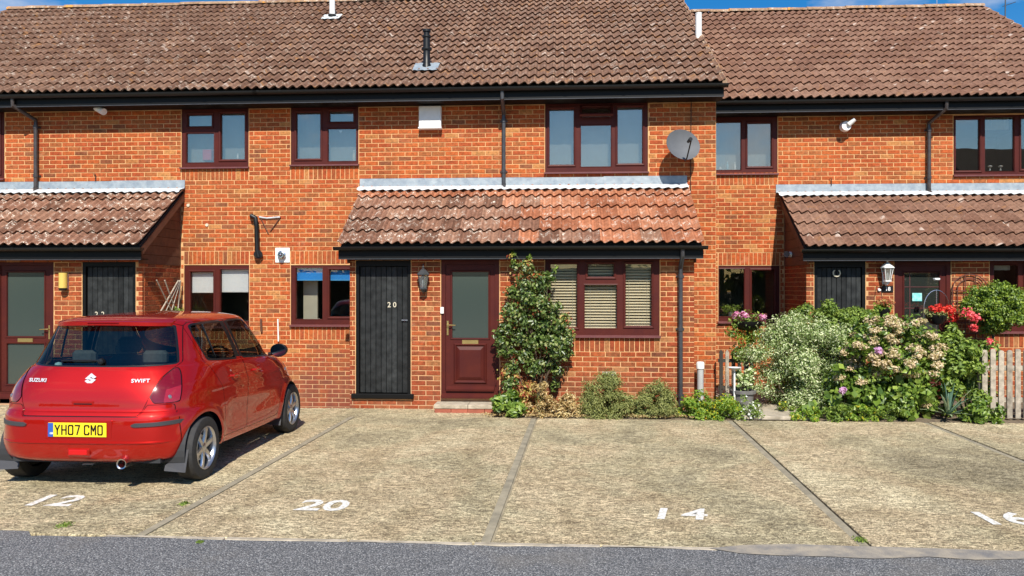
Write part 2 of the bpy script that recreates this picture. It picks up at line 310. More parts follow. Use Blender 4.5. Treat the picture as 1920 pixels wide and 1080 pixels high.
def nmesh(name, V, F, o=(0, 0, 0), smooth=False):
    """numpy mesh: V (n,3), F (m,k)"""
    me = bpy.data.meshes.new(name); k = F.shape[1]; me.vertices.add(len(V)); me.vertices.foreach_set('co', (V-np.array(o)).astype(np.float32).ravel())
    me.loops.add(F.size); me.loops.foreach_set('vertex_index', F.astype(np.int32).ravel())
    me.polygons.add(len(F)); me.polygons.foreach_set('loop_start', np.arange(0, F.size, k, dtype=np.int32)); me.polygons.foreach_set('loop_total', np.full(len(F), k, np.int32))
    if smooth: me.polygons.foreach_set('use_smooth', np.ones(len(F), bool))
    me.update(calc_edges=True); me.validate(); return me
def text(body, size, mat, loc, rot=(R(90), 0, 0), parent=None, name='lettering', depth=.002, bold=0, sx=1, space=1, shear=0):
    cu = bpy.data.curves.new(name, 'FONT'); cu.body = body; cu.size = size; cu.extrude = depth/2; cu.offset = bold; cu.align_x = 'CENTER'; cu.align_y = 'CENTER'; cu.space_character = space; cu.resolution_u = 3; cu.shear = shear
    o = bpy.data.objects.new(name+'_tmp', cu); COL.objects.link(o); bpy.context.view_layer.update()
    me = bpy.data.meshes.new_from_object(o.evaluated_get(bpy.context.evaluated_depsgraph_get())); bpy.data.objects.remove(o); bpy.data.curves.remove(cu)
    me.name = name; me.transform(Matrix.Translation(Vector(loc)-org(parent)) @ Euler(rot).to_matrix().to_4x4() @ Matrix.Diagonal((sx, 1, 1, 1)))
    me.materials.clear(); return link(name, me, parent, mat)
# ------------------------------------------------------------------ planes of the terrace (metres)
YM, YE = 12.72, 11.53            # main wall and porch wall of the nearer pair
YM2, YE2 = 13.90, 12.71          # the same walls of the house set back
ZEAVE, ZRIDGE = 5.05, 8.2; ZPE = 2.45; ZPT = 3.47
ZA = 3.650                       # a bed joint; courses run every 75 mm from it
CAR_BOX = (0, 575, 560, 920)
# ------------------------------------------------------------------ bricks
def brick_mesh(i):
    rg = random.Random(i); j = lambda s: rg.uniform(-s, s); c = .006
    f = [(-.5+c, 0), (.5-c, 0)]; vs = []
    for (x, z) in ((-.5, -.5), (.5, -.5), (.5, .5), (-.5, .5)): vs.append((x+j(.004), 1, z+j(.02)))          # back
    for (x, z) in ((-.5, -.5), (.5, -.5), (.5, .5), (-.5, .5)): vs.append((x+j(.006), .10, z+j(.03)))          # arris
    for (x, z) in ((-.48, -.42), (.48, -.42), (.48, .42), (-.48, .42)): vs.append((x+j(.01), j(.03), z+j(.03)))   # face
    fs = [(8, 9, 10, 11)]+[(a, b, b+4, a+4) for a, b in ((4, 5), (5, 6), (6, 7))]+[(7, 4, 8, 11)]+[(a, b, b+4, a+4) for a, b in ((0, 1), (1, 2), (2, 3))]+[(3, 0, 4, 7)]
    me = bpy.data.meshes.new('brick'); me.from_pydata(vs, [], fs); bm = bmesh.new(); bm.from_mesh(me); bmesh.ops.recalc_face_normals(bm, faces=bm.faces[:]); 
    for f_ in bm.faces:
        if f_.index == 0 and f_.normal.y > 0: bmesh.ops.reverse_faces(bm, faces=bm.faces[:]); break
    bm.to_mesh(me); bm.free(); return me
BR = {}
for key, mt in (('n', MB_), ('p', MB2)):
    BR[key] = []
    for i in range(6):
        me = brick_mesh(i); me.materials.append(mt); BR[key].append(me)
BDEP = .045
class Wall:
    """collects bricks (u0,u1,v0,v1) on a wall plane; mp maps (u, depth, v) to the world"""
    def __init__(s, house, key='n'): s.h = house; s.key = key; s.one = []; s.many = []
    def brick(s, u0, u1, v0, v1, mp, kind='front'):
        (s.one if kind == 'front' else s.many).append((u0, u1, v0, v1, mp))
def intervals(a, b, cuts):
    out = [(a, b)]
    for c, d in cuts:
        nx = []
        for p, q in out:
            if d <= p or c >= q: nx.append((p, q)); continue
            if c > p: nx.append((p, c))
            if d < q: nx.append((d, q))
        out = nx
    return out
def lay(w, u0, u1, v0, v1, holes, soldiers, mp, kind='front', top=None, seed=0, t0=0, t1=0):
    """stretcher bond with soldier courses; top(u)->max v for raking walls"""
    k0 = math.floor((v0-ZA)/.075); k = k0; rg = random.Random(seed)
    while ZA+k*.075 < v1-.01:
        a, b = ZA+k*.075+.0055, ZA+(k+1)*.075-.0055; a = max(a, v0); b = min(b, v1)
        cuts = [(h[0]-.006, h[1]+.006) for h in holes+soldiers if h[2] < b-.012 and h[3] > a+.012]
        if b-a > .02:
            odd = .1125 if k % 2 else 0
            for p, q in intervals(u0+t0*odd, u1+t1*odd, cuts):
                off = (.1125 if k % 2 else 0); n = math.floor((p-off)/.225)
                u = off+n*.225
                while u < q:
                    x0, x1 = max(u, p)+.0065, min(u+.225, q)-.0065
                    if x1-x0 > .025 and (top is None or (b < top(x0) and b < top(x1))): w.brick(x0, x1, a, b, mp, kind)
                    u += .225
        k += 1
    for (a, b, c, d) in soldiers:
        for p, q in intervals(a, b, [(h[0], h[1]) for h in holes if h[2] < d-.05 and h[3] > c+.05]):
            n = max(1, round((q-p)/.075)); st = (q-p)/n
            for i in range(n): w.brick(p+i*st+.0055, p+(i+1)*st-.0055, c+.006, d-.006, mp, kind)
def front(Y): return lambda u, d, v: (u, Y+d, v)
def sidep(X, sg): return lambda u, d, v: (X-sg*d, u, v)       # faces +X when sg=1
def finish(w, root_, limit=300):
    wall = w.wall; rows = []
    for b in w.one:
        u0, u1, v0, v1, mp = b; p = mp((u0+u1)/2, 0, (v0+v1)/2); x, y = proj(*p)
        vis = 4 < x < 1916 and not (CAR_BOX[0] < x < CAR_BOX[1] and CAR_BOX[2] < y < CAR_BOX[3]) and not (925 < x < 1075 and 500 < y) and not (1360 < x and y > 570)
        rows.append((0 if vis else 1, -((u1-u0)*(v1-v0))/dep(p[0], p[1])**2, b))
    rows.sort(key=lambda r: (r[0], r[1])); o0 = org(root_)
    rgn = random.Random(5)
    for i, (vis, _, (u0, u1, v0, v1, mp)) in enumerate(rows):
        if i < limit and not vis:
            me = BR[w.key][rgn.randrange(6)]; c = Vector(mp((u0+u1)/2, 0, (v0+v1)/2)); sold = (v1-v0) > (u1-u0) and (v1-v0) > .15
            o = bpy.data.objects.new('brick', me); COL.objects.link(o); o.parent = wall; o.location = c-o0
            if sold: o.scale = (v1-v0, BDEP, u1-u0); o.rotation_euler = (0, R(90), 0)
            else: o.scale = (u1-u0, BDEP, v1-v0)
            o.location.y += rgn.uniform(-.0015, .0015)
        else: w.many.append((u0, u1, v0, v1, mp))
    base = [np.array([v.co[:] for v in me.vertices]) for me in BR[w.key]]; polys = [tuple(p.vertices) for p in BR[w.key][0].polygons]
    V = []; F = []; n = 0
    for (u0, u1, v0, v1, mp) in w.many:
        b = base[rgn.randrange(6)]; j = rgn.uniform(-.0015, .0015); V += [mp((u0+u1)/2+x*(u1-u0), y*BDEP+j, (v0+v1)/2+z*(v1-v0)) for x, y, z in b]; F += [tuple(i+n for i in f) for f in polys]; n += len(b)
    if not F: return
    m = MB(); m.v = V; m.f = F; o = m.build('brickwork', BR[w.key][0].materials[0], wall, kind='stuff')
# ------------------------------------------------------------------ roof tiles
TCOV, TLEN, TTH = .30, .42, .030
def prof(u):   # S-shaped roll, two to a tile, u in rolls
    t = 2*math.pi*u; return .052*(0.5+0.5*math.cos(t-.5*math.cos(t)))
def tile_mesh(i):
    rg = random.Random(50+i); n = 12; V = []; F = []
    w = [rg.uniform(-.002, .002) for _ in range(3)]
    for r, (y, lift) in enumerate(((0, .038), (TLEN, .0))):
        for k in range(n+1):
            u = 2*k/n; x = (k/n)*(TCOV-.002)
            V.append((x, y, lift+prof(u)+w[r]))
    for k in range(n+1): V.append(((k/n)*(TCOV-.002), .026, .038+prof(2*k/n)-TTH))
    m = n+1
    for k in range(n): F += [(k, k+1, m+k+1, m+k), (2*m+k, 2*m+k+1, k+1, k)]
    F += [(2*m, 0, m, m), (m-1, 3*m-1, 2*m-1, 2*m-1)]
    F = [f for f in F if len(set(f)) == 4]+[(2*m, 0, m), (m-1, 3*m-1, 2*m-1)]
    me = bpy.data.meshes.new('roof_tile'); me.from_pydata(V, [], F); return me
TM = {}
def tiles_for(mat):
    if mat.name not in TM:
        TM[mat.name] = []
        for i in range(4):
            me = tile_mesh(i); me.materials.append(mat); TM[mat.name].append(me)
    return TM[mat.name]
def tiles(parent, X0, X1, Ye, ze, Yr, zr, matf, limit, skip=None, seed=1):
    """courses of tiles from the eaves (Ye,ze) to (Yr,zr); matf(col,row)->material"""
    L = math.hypot(Yr-Ye, zr-ze); n = max(1, round(L/.345)); g = L/n; a = math.atan2(zr-ze, Yr-Ye); nc = round((X1-X0)/TCOV); o0 = org(parent); rg = random.Random(seed)
    rows = []; sx = (X1-X0)/nc/TCOV
    for r in range(n):
        for c in range(nc):
            x = X0+c*TCOV*sx; y = Ye+math.cos(a)*g*r; z = ze+math.sin(a)*g*r
            if skip and skip(x, y): continue
            px, py = proj(x+.15, y, z+.05); vis = -8 < px < 1920 and py > -6
            rows.append((0 if vis else 1, dep(x, y), x, y, z, c, r))
    rows.sort(); many = {}
    for i, (vis, _, x, y, z, c, r) in enumerate(rows):
        mt = matf(c, r); v = rg.randrange(4); E = Euler((a+rg.uniform(-.006, .006), rg.uniform(-.006, .006), rg.uniform(-.006, .006)))
        if i < limit and not vis:
            o = bpy.data.objects.new('roof_tile', tiles_for(mt)[v]); COL.objects.link(o); o.parent = parent; o.location = Vector((x, y, z))-o0; o.rotation_euler = E; o.scale = (sx, 1, 1)
        else: many.setdefault(mt.name, []).append((v, Matrix.Translation((x, y, z)) @ E.to_matrix().to_4x4() @ Matrix.Diagonal((sx, 1, 1, 1))))
    for k, lst in many.items():
        mt = bpy.data.materials[k]; ms = tiles_for(mt); m = MB()
        for v, mx_ in lst: m.add([mx_ @ q.co for q in ms[v].vertices], [tuple(p.vertices) for p in ms[v].polygons])
        m.build('tile_courses', mt, parent, fix=False, kind='stuff')
def gutter(parent, X0, X1, Y, z, r=.058):
    m = MB(); n = 10
    P = [(Y+r*math.cos(t), z+r*math.sin(t)*.95) for t in [math.pi+math.pi*i/n for i in range(n+1)]]
    Q = [(Y+(r-.006)*math.cos(t), z+(r-.006)*math.sin(t)*.95) for t in [math.pi*2-math.pi*i/n for i in range(n+1)]]
    m.prism(P+Q, X0, X1, 'x'); m.prism([(Y-r, z), (Y, z-r), (Y+r, z)], X0, X0+.006, 'x'); m.prism([(Y-r, z), (Y, z-r), (Y+r, z)], X1-.006, X1, 'x')
    g = m.build('gutter', M_BLACK, parent, smooth=True)
    m = MB(); x = X0+.45
    while x < X1:
        P = [(Y+(r+.007)*math.cos(t), z+(r+.006)*math.sin(t)*.95+.003) for t in [math.pi+math.pi*i/n for i in range(n+1)]]
        m.prism(P, x-.022, x+.022, 'x'); x += .93
    m.build('gutter_bracket', M_BLACK, g); return g
def downpipe(parent, X, Yw, zt, zb, mat, yg=None, shoe=True, r=.033, xoff=0):
    m = MB(); Y = Yw-.055
    pts = [(X, Y, zb)]+([(X+xoff*0, Y, zt-.45)])
    if yg is not None: pts += [(X, Y, zt-.30), (X+xoff, yg+.02, zt-.12), (X+xoff, yg+.02, zt)]
    else: pts += [(X, Y, zt)]
    m.tube(pts, r, 12)
    if shoe: m.tube([(X, Y, zb+.05), (X, Y, zb), (X+.02, Y-.07, zb-.05)], r+.005, 12)
    o = m.build('downpipe', mat, parent, smooth=True); m = MB()
    zz = [zb+.22, (zb+zt)/2, zt-.42] if zt-zb > 2 else [zb+.25, zt-.42]
    for z in zz: m.lathe([(r+.001, z-.03), (r+.008, z-.028), (r+.008, z+.028), (r+.001, z+.03)], (X, Y, 0), 'z', 14); m.box(X-.06, X+.06, Yw-.02, Yw-.002, z-.012, z+.012)
    m.build('pipe_clip', mat, o); return o
# ------------------------------------------------------------------ windows
def window(parent, X0, X1, Z0, Z1, Y, panes, sill=True, glass=None, mat=None, frame_d=.07, name='window', topopen=None, bars=None, room=True, roomdepth=2.2):
    """panes: (x0,x1,z0,z1,casement) in metres"""
    mat = mat or M_UPVC; glass = glass or M_GLU; Yf = Y+.018
    w = MB().holes((X0+.002, X1-.002, Z0+.002, Z1-.002), [p[:4] for p in panes], Yf, Yf+frame_d).build(name, mat, parent)
    for p in panes:
        a, b, c, d, cas = p
        def sash(y0, y1, t=.034):
            m = MB(); o_ = (a-t, b+t, c-t, d+t); i_ = (a+.004, b-.004, c+.004, d-.004); mid = (a-t+.012, b+t-.012, c-t+.012, d+t-.012)
            rings = [[(q[0], y, q[2]), (q[1], y, q[2]), (q[1], y, q[3]), (q[0], y, q[3])] for q, y in ((o_, y1), (o_, y0+.004), (mid, y0), ((a-.006, b+.006, c-.006, d+.006), y0+.004), (i_, y0+.022), (i_, y1))]
            fs = [(i*4+k, i*4+(k+1) % 4, (i+1)*4+(k+1) % 4, (i+1)*4+k) for i in range(5) for k in range(4)]
            m.add([v for r_ in rings for v in r_], fs); return m
        if topopen and p is panes[topopen]:
            m = sash(0, .05); piv = Vector((0, 0, d+.034)); rot = Matrix.Rotation(R(-38), 3, 'X')
            m.v = [tuple((rot @ (Vector(v)-piv))+piv+Vector((0, Yf-.01, 0))) for v in m.v]; m.build('open_top_sash', mat, w)
            g = MB().box(a, b, .02, .026, c, d); g.v = [tuple((rot @ (Vector(v)-piv))+piv+Vector((0, Yf-.01, 0))) for v in g.v]; g.build('pane', glass, w); continue
        if cas: sash(Yf-.016, Yf+.03).build('sash', mat, w)
        else: sash(Yf-.004, Yf+.03, .014).build('glazing_bead', mat, w)
        MB().box(a-.004, b+.004, Yf+.030, Yf+.036, c-.004, d+.004).build('pane', glass, w)
    if bars:
        m = MB()
        for (x0, x1, z0, z1) in bars: m.box(x0, x1, Yf+.022, Yf+.029, z0, z1)
        m.build('glazing_bar', M_BRASS if bars and mat is None else M_SILL, w)
    if sill: MB().prism([(Y-.05, Z0-.032), (Y-.05, Z0-.012), (Y+.02, Z0+.004), (Y+.05, Z0+.004), (Y+.05, Z0-.032)], X0-.012, X1+.012, 'x').build('sill', M_SILL, w)
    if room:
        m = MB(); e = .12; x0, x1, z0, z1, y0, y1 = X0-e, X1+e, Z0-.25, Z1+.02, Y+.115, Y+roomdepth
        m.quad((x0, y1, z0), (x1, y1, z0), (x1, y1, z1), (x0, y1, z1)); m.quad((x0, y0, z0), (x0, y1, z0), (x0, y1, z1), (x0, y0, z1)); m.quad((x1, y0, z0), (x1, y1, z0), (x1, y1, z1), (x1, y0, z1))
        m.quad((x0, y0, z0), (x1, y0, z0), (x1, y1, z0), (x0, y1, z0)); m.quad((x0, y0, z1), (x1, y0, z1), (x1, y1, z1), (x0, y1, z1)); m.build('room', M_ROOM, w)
    return w
def pxw(parent, rect, Y, panes, **kw):
    x0, y0, x1, y1 = rect; cx = (x0+x1)/2
    P = [(WX(a, Y), WX(c, Y), WZ(cx, d, Y), WZ(cx, b, Y), k) for a, b, c, d, k in panes]
    return window(parent, WX(x0, Y), WX(x1, Y), WZ(cx, y1, Y), WZ(cx, y0, Y), Y, P, **kw)
def wrect(rect, Y):
    x0, y0, x1, y1 = rect; cx = (x0+x1)/2; return (WX(x0, Y), WX(x1, Y), WZ(cx, y1, Y), WZ(cx, y0, Y))
# ------------------------------------------------------------------ doors
def plank_door(parent, X0, X1, Z0, Z1, Y, n=9, sill=True):
    f = MB().holes((X0, X1, Z0, Z1), [(X0+.05, X1-.05, Z0, Z1-.09)], Y+.01, Y+.09).build('store_door', M_FASC, parent)
    MB().box(X0+.05, X1-.05, Y+.075, Y+.085, Z0, Z1-.09).build('backing', M_FASC, f)
    w = (X1-X0-.11)/n
    for i in range(n):
        a = X0+.055+i*w; MB().box(a+.002, a+w-.002, Y+.045+random.uniform(-.001, .001), Y+.072, Z0+.006, Z1-.098, .006).build('plank', M_BLKPLANK, f)
    if sill: MB().box(X0-.06, X1+.05, Y-.05, Y+.03, Z0-.075, Z0, .008).build('threshold', M_FASC, f)
    return f
def upvc_door(parent, X0, X1, Z0, Z1, Y, split=.40, panel=True, glass=None, bars=None):
    glass = glass or M_OBS
    f = MB().holes((X0, X1, Z0, Z1), [(X0+.065, X1-.065, Z0+.09, Z1-.07)], Y+.012, Y+.09).build('front_door', M_UPVC, parent)
    a, b, c, d = X0+.068, X1-.068, Z0+.093, Z1-.073; H = d-c; zs = c+H*split
    gz0, gz1 = zs+.02, d-.11; st = .10
    hs = [(a+st, b-st, gz0, gz1)]; lo = (a+st, b-st, c+.12, zs-.10)
    leaf = MB().holes((a, b, c, d), hs+([] if panel else [lo]), Y+.028, Y+.078).build('door_leaf', M_UPVC, f)
    MB().box(a+st, b-st, Y+.045, Y+.052, gz0, gz1).build('pane', glass, f)
    m = MB()
    for h in hs+([] if panel else [lo]):
        x0, x1, z0, z1 = h; rr = [[(q[0], y, q[2]), (q[1], y, q[2]), (q[1], y, q[3]), (q[0], y, q[3])] for q, y in (((x0-.03, x1+.03, z0-.03, z1+.03), Y+.027), ((x0-.022, x1+.022, z0-.022, z1+.022), Y+.016), ((x0-.006, x1+.006, z0-.006, z1+.006), Y+.018), ((x0, x1, z0, z1), Y+.043))]
        m.add([v for r_ in rr for v in r_], [(i*4+k, i*4+(k+1) % 4, (i+1)*4+(k+1) % 4, (i+1)*4+k) for i in range(3) for k in range(4)])
    m.build('glazing_bead', M_UPVC, f)
    if panel:
        x0, x1, z0, z1 = lo; m = MB()
        nb = 7; w = (x1-x0)/nb
        for i in range(nb): m.box(x0+i*w+.002, x0+(i+1)*w-.002, Y+.024, Y+.0285, z0-.02, z1+.04)
        m.build('grooved_board', M_UPVC, f)
        px0, px1, pz0, pz1 = x0+.07, x1-.07, z0+.04, z1-.01; m = MB()
        rr = [[(q[0], y, q[2]), (q[1], y, q[2]), (q[1], y, q[3]), (q[0], y, q[3])] for q, y in (((px0-.05, px1+.05, pz0-.05, pz1+.05), Y+.023), ((px0-.030, px1+.030, pz0-.030, pz1+.030), Y+.000), ((px0-.020, px1+.020, pz0-.020, pz1+.020), Y+.002), ((px0, px1, pz0, pz1), Y+.022), ((px0+.045, px1-.045, pz0+.05, pz1-.05), Y+.000))]
        m.add([v for r_ in rr for v in r_], [(i*4+k, i*4+(k+1) % 4, (i+1)*4+(k+1) % 4, (i+1)*4+k) for i in range(4) for k in range(4)]+[(16, 17, 18, 19)]); m.build('raised_panel', M_UPVC, f)
        MB().prism([(Y-.02, c+.0), (Y-.025, c+.03), (Y+.028, c+.07), (Y+.028, c)], a+.01, b-.01, 'x').build('weather_bar', M_UPVC, f)
    else: MB().box(lo[0], lo[1], Y+.045, Y+.052, lo[2], lo[3]).build('pane', glass, f)
    MB().prism([(Y-.06, Z0-.01), (Y-.06, Z0+.02), (Y-.005, Z0+.06), (Y+.012, Z0+.06), (Y+.012, Z0-.01)], X0+.005, X1-.005, 'x').build('threshold', M_UPVC, f)
    xm = (a+b)/2; MB().box(xm-.125, xm+.125, Y+.012, Y+.03, zs-.075, zs-.012, .005).build('letter_plate', M_BRASS, f)
    if bars:
        m = MB()
        for (x0, x1, z0, z1) in bars: m.box(x0, x1, Y+.038, Y+.0445, z0, z1)
        m.build('glazing_bar', M_SILL, f)
    return f
def handle(parent, X, Y, Z, sg=1):
    h = MB().box(X-.016, X+.016, Y-.004, Y+.006, Z-.12, Z+.10, .004).build('handle', M_BRASS, parent)
    MB().tube([(X, Y, Z+.04), (X, Y-.045, Z+.04), (X+sg*.03, Y-.05, Z+.04), (X+sg*.125, Y-.048, Z+.035)], .010, 8, .008).build('lever', M_BRASS, h, smooth=True)
# ------------------------------------------------------------------ a house of the terrace
def roofset(house, X0, X1, Ye, ze, Yr, zr, mat, Ywall, limit, gX0, gX1, zf=4.855, key=1, main=True):
    a = math.atan2(zr-ze, Yr-Ye); m = MB(); t = math.tan(a)
    y0 = Ye+.07
    m.prism([(y0, ze+t*(y0-Ye)-.012), (Yr, zr-.012), (Yr, zr-.10), (y0, ze+t*(y0-Ye)-.10)], X0+.03, X1-.03, 'x')
    roof = m.build('roof' if main else 'porch_roof', M_DECK, house)
    tiles(roof, X0, X1, Ye, ze, Yr, zr, mat, limit, seed=key)
    MB().box(gX0+.05, gX1-.05, Ye+.055, Ye+.077, zf, ze-.02).build('fascia', M_FASC, roof)
    MB().box(gX0+.05, gX1-.05, Ye+.078, Ywall-.002, zf+.006, zf+.02).build('soffit', M_FASC, roof)
    MB().box(gX0+.052, gX1-.052, Ye+.045, Ye+.054, zf-.001, zf+.01).build('fascia_bead', M_GPIPE, roof)
    gutter(roof, gX0, gX1, Ye-.008, ze-.012)
    return roof
def ridge(parent, X0, X1, Y, z, mat):
    n = round((X1-X0)/.45); w = (X1-X0)/n; m = MB(); k = 10
    V = []
    for x, rr in ((0, .135), (w-.004, .128)):
        for j in range(k+1): t = math.pi*j/k; V.append((x, rr*math.cos(t), rr*.72*math.sin(t)-.035))
    F = [(j, j+1, k+1+j+1, k+1+j) for j in range(k)]+[tuple(range(k+1))]
    me = bpy.data.meshes.new('ridge_tile'); me.from_pydata(V, [], F); me.materials.append(mat); rg = random.Random(3)
    for i in range(n):
        o = bpy.data.objects.new('ridge_tile', me); COL.objects.link(o); o.parent = parent; o.location = Vector((X0+i*w, Y, z+.045+rg.uniform(-.008, .008)))-org(parent); o.rotation_euler = (rg.uniform(-.03, .03), rg.uniform(-.015, .015), rg.uniform(-.01, .01))
def flashing(parent, X0, X1, Y):
    # lead dressed up the wall in overlapping lengths, with the limed apron over the top course
    n = round((X1-X0)/1.35); w = (X1-X0)/n; rg = random.Random(9)
    a = math.atan2(ZPT-ZPE, 1.45)
    for i in range(n):
        x0, x1 = X0+i*w, X0+(i+1)*w+(.06 if i < n-1 else 0); dy = .003*(i % 2)
        z1 = 3.655+rg.uniform(-.006, .006); m = MB()
        m.prism([(Y-.012-dy, 3.53), (Y-.008-dy, z1), (Y+.004, z1), (Y+.004, 3.50), (Y-.032-dy, 3.50)], x0, x1, 'x'); m.build('lead_sheet', M_LEAD, parent)
    m = MB(); N = int((X1-X0)/.02)
    V = []
    for i in range(N+1):
        x = X0+(X1-X0)*i/N; u = (x-X0+.02)/.15; h = prof(u)
        V += [(x, Y-.034, 3.522), (x, Y-.08, 3.505+.2*h), (x, Y-.19, 3.428+.42*h+.03), (x, Y-.215, 3.40+.42*h+.028)]
    F = [(4*i+k, 4*i+4+k, 4*i+5+k, 4*i+1+k) for i in range(N) for k in range(3)]
    m.add(V, F); m.build('lead_apron', M_LEADW, parent, smooth=True)
def boards(parent, X, sg, Y0, Y1, z0, zt0, zt1):
    """horizontal boards filling the rake of the porch's side; zt0 at Y0 (front), zt1 at Y1"""
    z = z0; i = 0
    while z < zt1-.02:
        zz = min(z+.15, zt1); ys = Y0 if z <= zt0 else Y0+(z-zt0)/(zt1-zt0)*(Y1-Y0); ye = Y0 if zz <= zt0 else Y0+(zz-zt0)/(zt1-zt0)*(Y1-Y0)
        if Y1-ys > .05: MB().prism([(ys, z+.003), (Y1, z+.003), (Y1, zz-.002), (max(ye, ys), zz-.002)], X-.012 if sg > 0 else X-.008, X+.008 if sg > 0 else X+.012, 'x').build('cladding_board', M_BOARD, parent)
        z = zz; i += 1

def house(name, label, X0, X1, Ym, Ye_, tile, right_end, left_end, px_wins, porch, rX0, rX1, gX0, gX1, bkey='n'):
    """px_wins: list of (rect_px, soldier_above, soldier_below). porch: dict(X0,X1,holes px rects, key)"""
    h = root(name, ((X0+X1)/2, Ym, 0), label, 'house')
    W = Wall(h, bkey); hs = [wrect(r, Ym) for r, _, _ in px_wins]; sol = []
    for (r, up, dn), q in zip(px_wins, hs):
        zz = round((q[2]-ZA)/.075)*.075+ZA
        gz = lambda v: ZA+round((v-ZA)/.075)*.075
        if dn: b_ = gz(q[2]-.225-.015); sol.append((q[0], q[1], b_, b_+.225))
        if up: b_ = gz(q[3]+.01); sol.append((q[0], q[1], b_, b_+.225))
    P = porch; pr = [(P['X0'], P['X1'], -1, 3.50)]
    lay(W, X0, X1, -.26, 4.87, hs+pr, sol, front(Ym), seed=1, t0=int(not left_end and X0 < 0), t1=int(not right_end))
    W.wall = MB().holes((X0, X1, -.3, 4.87), hs+[(P['X0']+.02, P['X1']-.02, -1, 3.0)], Ym+.0055, Ym+.112).build('wall', MMO, h)
    finish(W, h)
    # back and gable walls, so that the house is a closed building
    bk = MB(); Yb = Ym+8.6; bk.box(X0+.01, X1-.01, Yb, Yb+.1, -.3, 5.2)
    for on, x in ((left_end, X0), (right_end, X1-.1)):
        if on: bk.prism([(Ym+.12, -.3), (Yb-.01, -.3), (Yb-.01, 5.15), (Ym+4.28, 8.05), (Ym+.12, 5.2)], x, x+.1, 'x')
    bk.build('gable_wall', MB2, h)
    # main roof
    Ye, Yr = Ym-.42, Ym+4.28
    rf = roofset(h, rX0, rX1, Ye, ZEAVE, Yr, ZRIDGE, tile, Ym, 300, gX0, gX1)
    a = math.atan2(ZRIDGE-ZEAVE, Yr-Ye)
    MB().prism([(Yr, ZRIDGE), (Yr+4.9, ZEAVE-.1), (Yr+4.9, ZEAVE-.2), (Yr, ZRIDGE-.12)], rX0, rX1, 'x').build('rear_slope', T_MAIN, rf)
    ridge(rf, rX0, rX1, Yr, ZRIDGE, T_RIDGE)
    # porch
    X0p, X1p, Yp = P['X0'], P['X1'], Ye_
    WP = Wall(h, 'p'); ph = [wrect(r, Yp) for r in P['holes']]; base = P.get('base', -.1); psol = []
    for r in P.get('sold', []):
        q = wrect(r, Yp); b_ = ZA+round((q[2]-.24-ZA)/.075)*.075; psol.append((q[0], q[1], b_, b_+.225))
    lay(WP, X0p, X1p, base, 2.27, ph, psol, front(Yp), seed=2)
    t = (ZPT-ZPE)/1.45
    for x, sg, on in ((X1p, 1, P['side'] == 'r'), (X0p, -1, P['side'] == 'l')):
        mp = sidep(x, sg); lay(WP, Yp+.05, Ym, base, 2.20, [], [], mp, 'side')
    WP.wall = MB().holes((X0p+.008, X1p-.008, base, 2.25), ph, Yp+.0055, Yp+.10).build('porch_wall', MMO, h)
    for x in (X0p, X1p): MB().box(x+.008 if x == X0p else x-.108, x+.108 if x == X0p else x-.008, Yp+.101, Ym, base, 2.25).build('porch_side_wall', MMO, h)
    finish(WP, h, 220)
    for x, sg in ((X1p, 1), (X0p, -1)):
        boards(WP.wall, x, sg, Yp-.1, Ym-.01, 2.20, 2.50, 3.38)
    prf = roofset(h, X0p-.10, X1p+.09, Yp-.26, ZPE, Ym, ZPT+.01, P['tile'], Yp, 120, X0p-.16, X1p+.14, 2.255, 4, False)
    # raking verge boards
    for x in (X0p-.085, X1p+.055): MB().prism([(Yp-.2, ZPE-.02), (Ym-.01, ZPT-.02), (Ym-.01, ZPT-.16), (Yp-.2, ZPE-.16)], x, x+.02, 'x').build('verge_board', M_BOARD, prf)
    flashing(prf, X0p-.15, X1p+.08, Ym)
    return h, rf, prf, W.wall, WP.wall
DR = {}
WA, WB_, WC = (340, 203, 466, 313), (545, 200, 672, 308), (1022, 190, 1215, 322)
WF, WG = (345, 497, 467, 612), (545, 497, 672, 609)
WL = (-150, 203, 8, 335)
def tl_main(c, r): return T_MAIN
# house with the red car in front
def tl22(c, r): return T_LICH
def tl20(c, r): return T_EXT if (c >= 10 and r > 0) or r == 4 or (c in (8, 9) and (c+r) % 2) or (r == 0 and c > 12 and c % 3) else T_LICH
def tlr(c, r): return T_RIGHT
XP = -4.95
h22, rf22, pr22, wl22, pw22 = house('terraced_house', 'left brick house behind the red car, with white roller blinds downstairs', -12.6, XP, YM, YE, tl_main, False, True,
    [(WL, 0, 0), (WA, 0, 1), (WF, 1, 1)], dict(X0=-11.4, X1=-6.45, holes=[(-8, 490, 100, 757), (154, 490, 254, 747)], side='r', tile=tl22, base=-.12), -12.67, XP, -12.8, XP+.05)
h20, rf20, pr20, wl20, pw20 = house('terraced_house', 'middle brick terraced house with satellite dish, maroon front door and bay of venetian blinds', XP, 2.54, YM, YE, tl_main, True, False,
    [(WB_, 0, 1), (WC, 0, 0), (WG, 1, 1)], dict(X0=-3.20, X1=1.99, holes=[(667, 488, 770, 747), (827, 487, 936, 747), (1022, 485, 1237, 629)], sold=[(1022, 485, 1237, 629)], side='l', tile=tl20, base=-.06), XP, 2.60, XP-.05, 2.64)
WD, WE = (1335, 218, 1458, 325), (1788, 215, 1990, 327)
WI = (1347, 498, 1462, 603)
h18, rf18, pr18, wl18, pw18 = house('terraced_house', 'right brick house, set back behind the flowering bushes', 2.54, 9.56, YM2, YE2, tlr, True, False,
    [(WD, 0, 1), (WE, 0, 0), (WI, 1, 0)], dict(X0=3.97, X1=9.5, holes=[(1527, 488, 1623, 757), (1677, 488, 1783, 757), (1856, 487, 2020, 622)], sold=[(1856, 487, 2020, 622)], side='l', tile=tlr, base=-.06), 2.60, 9.62, 2.56, 9.66)
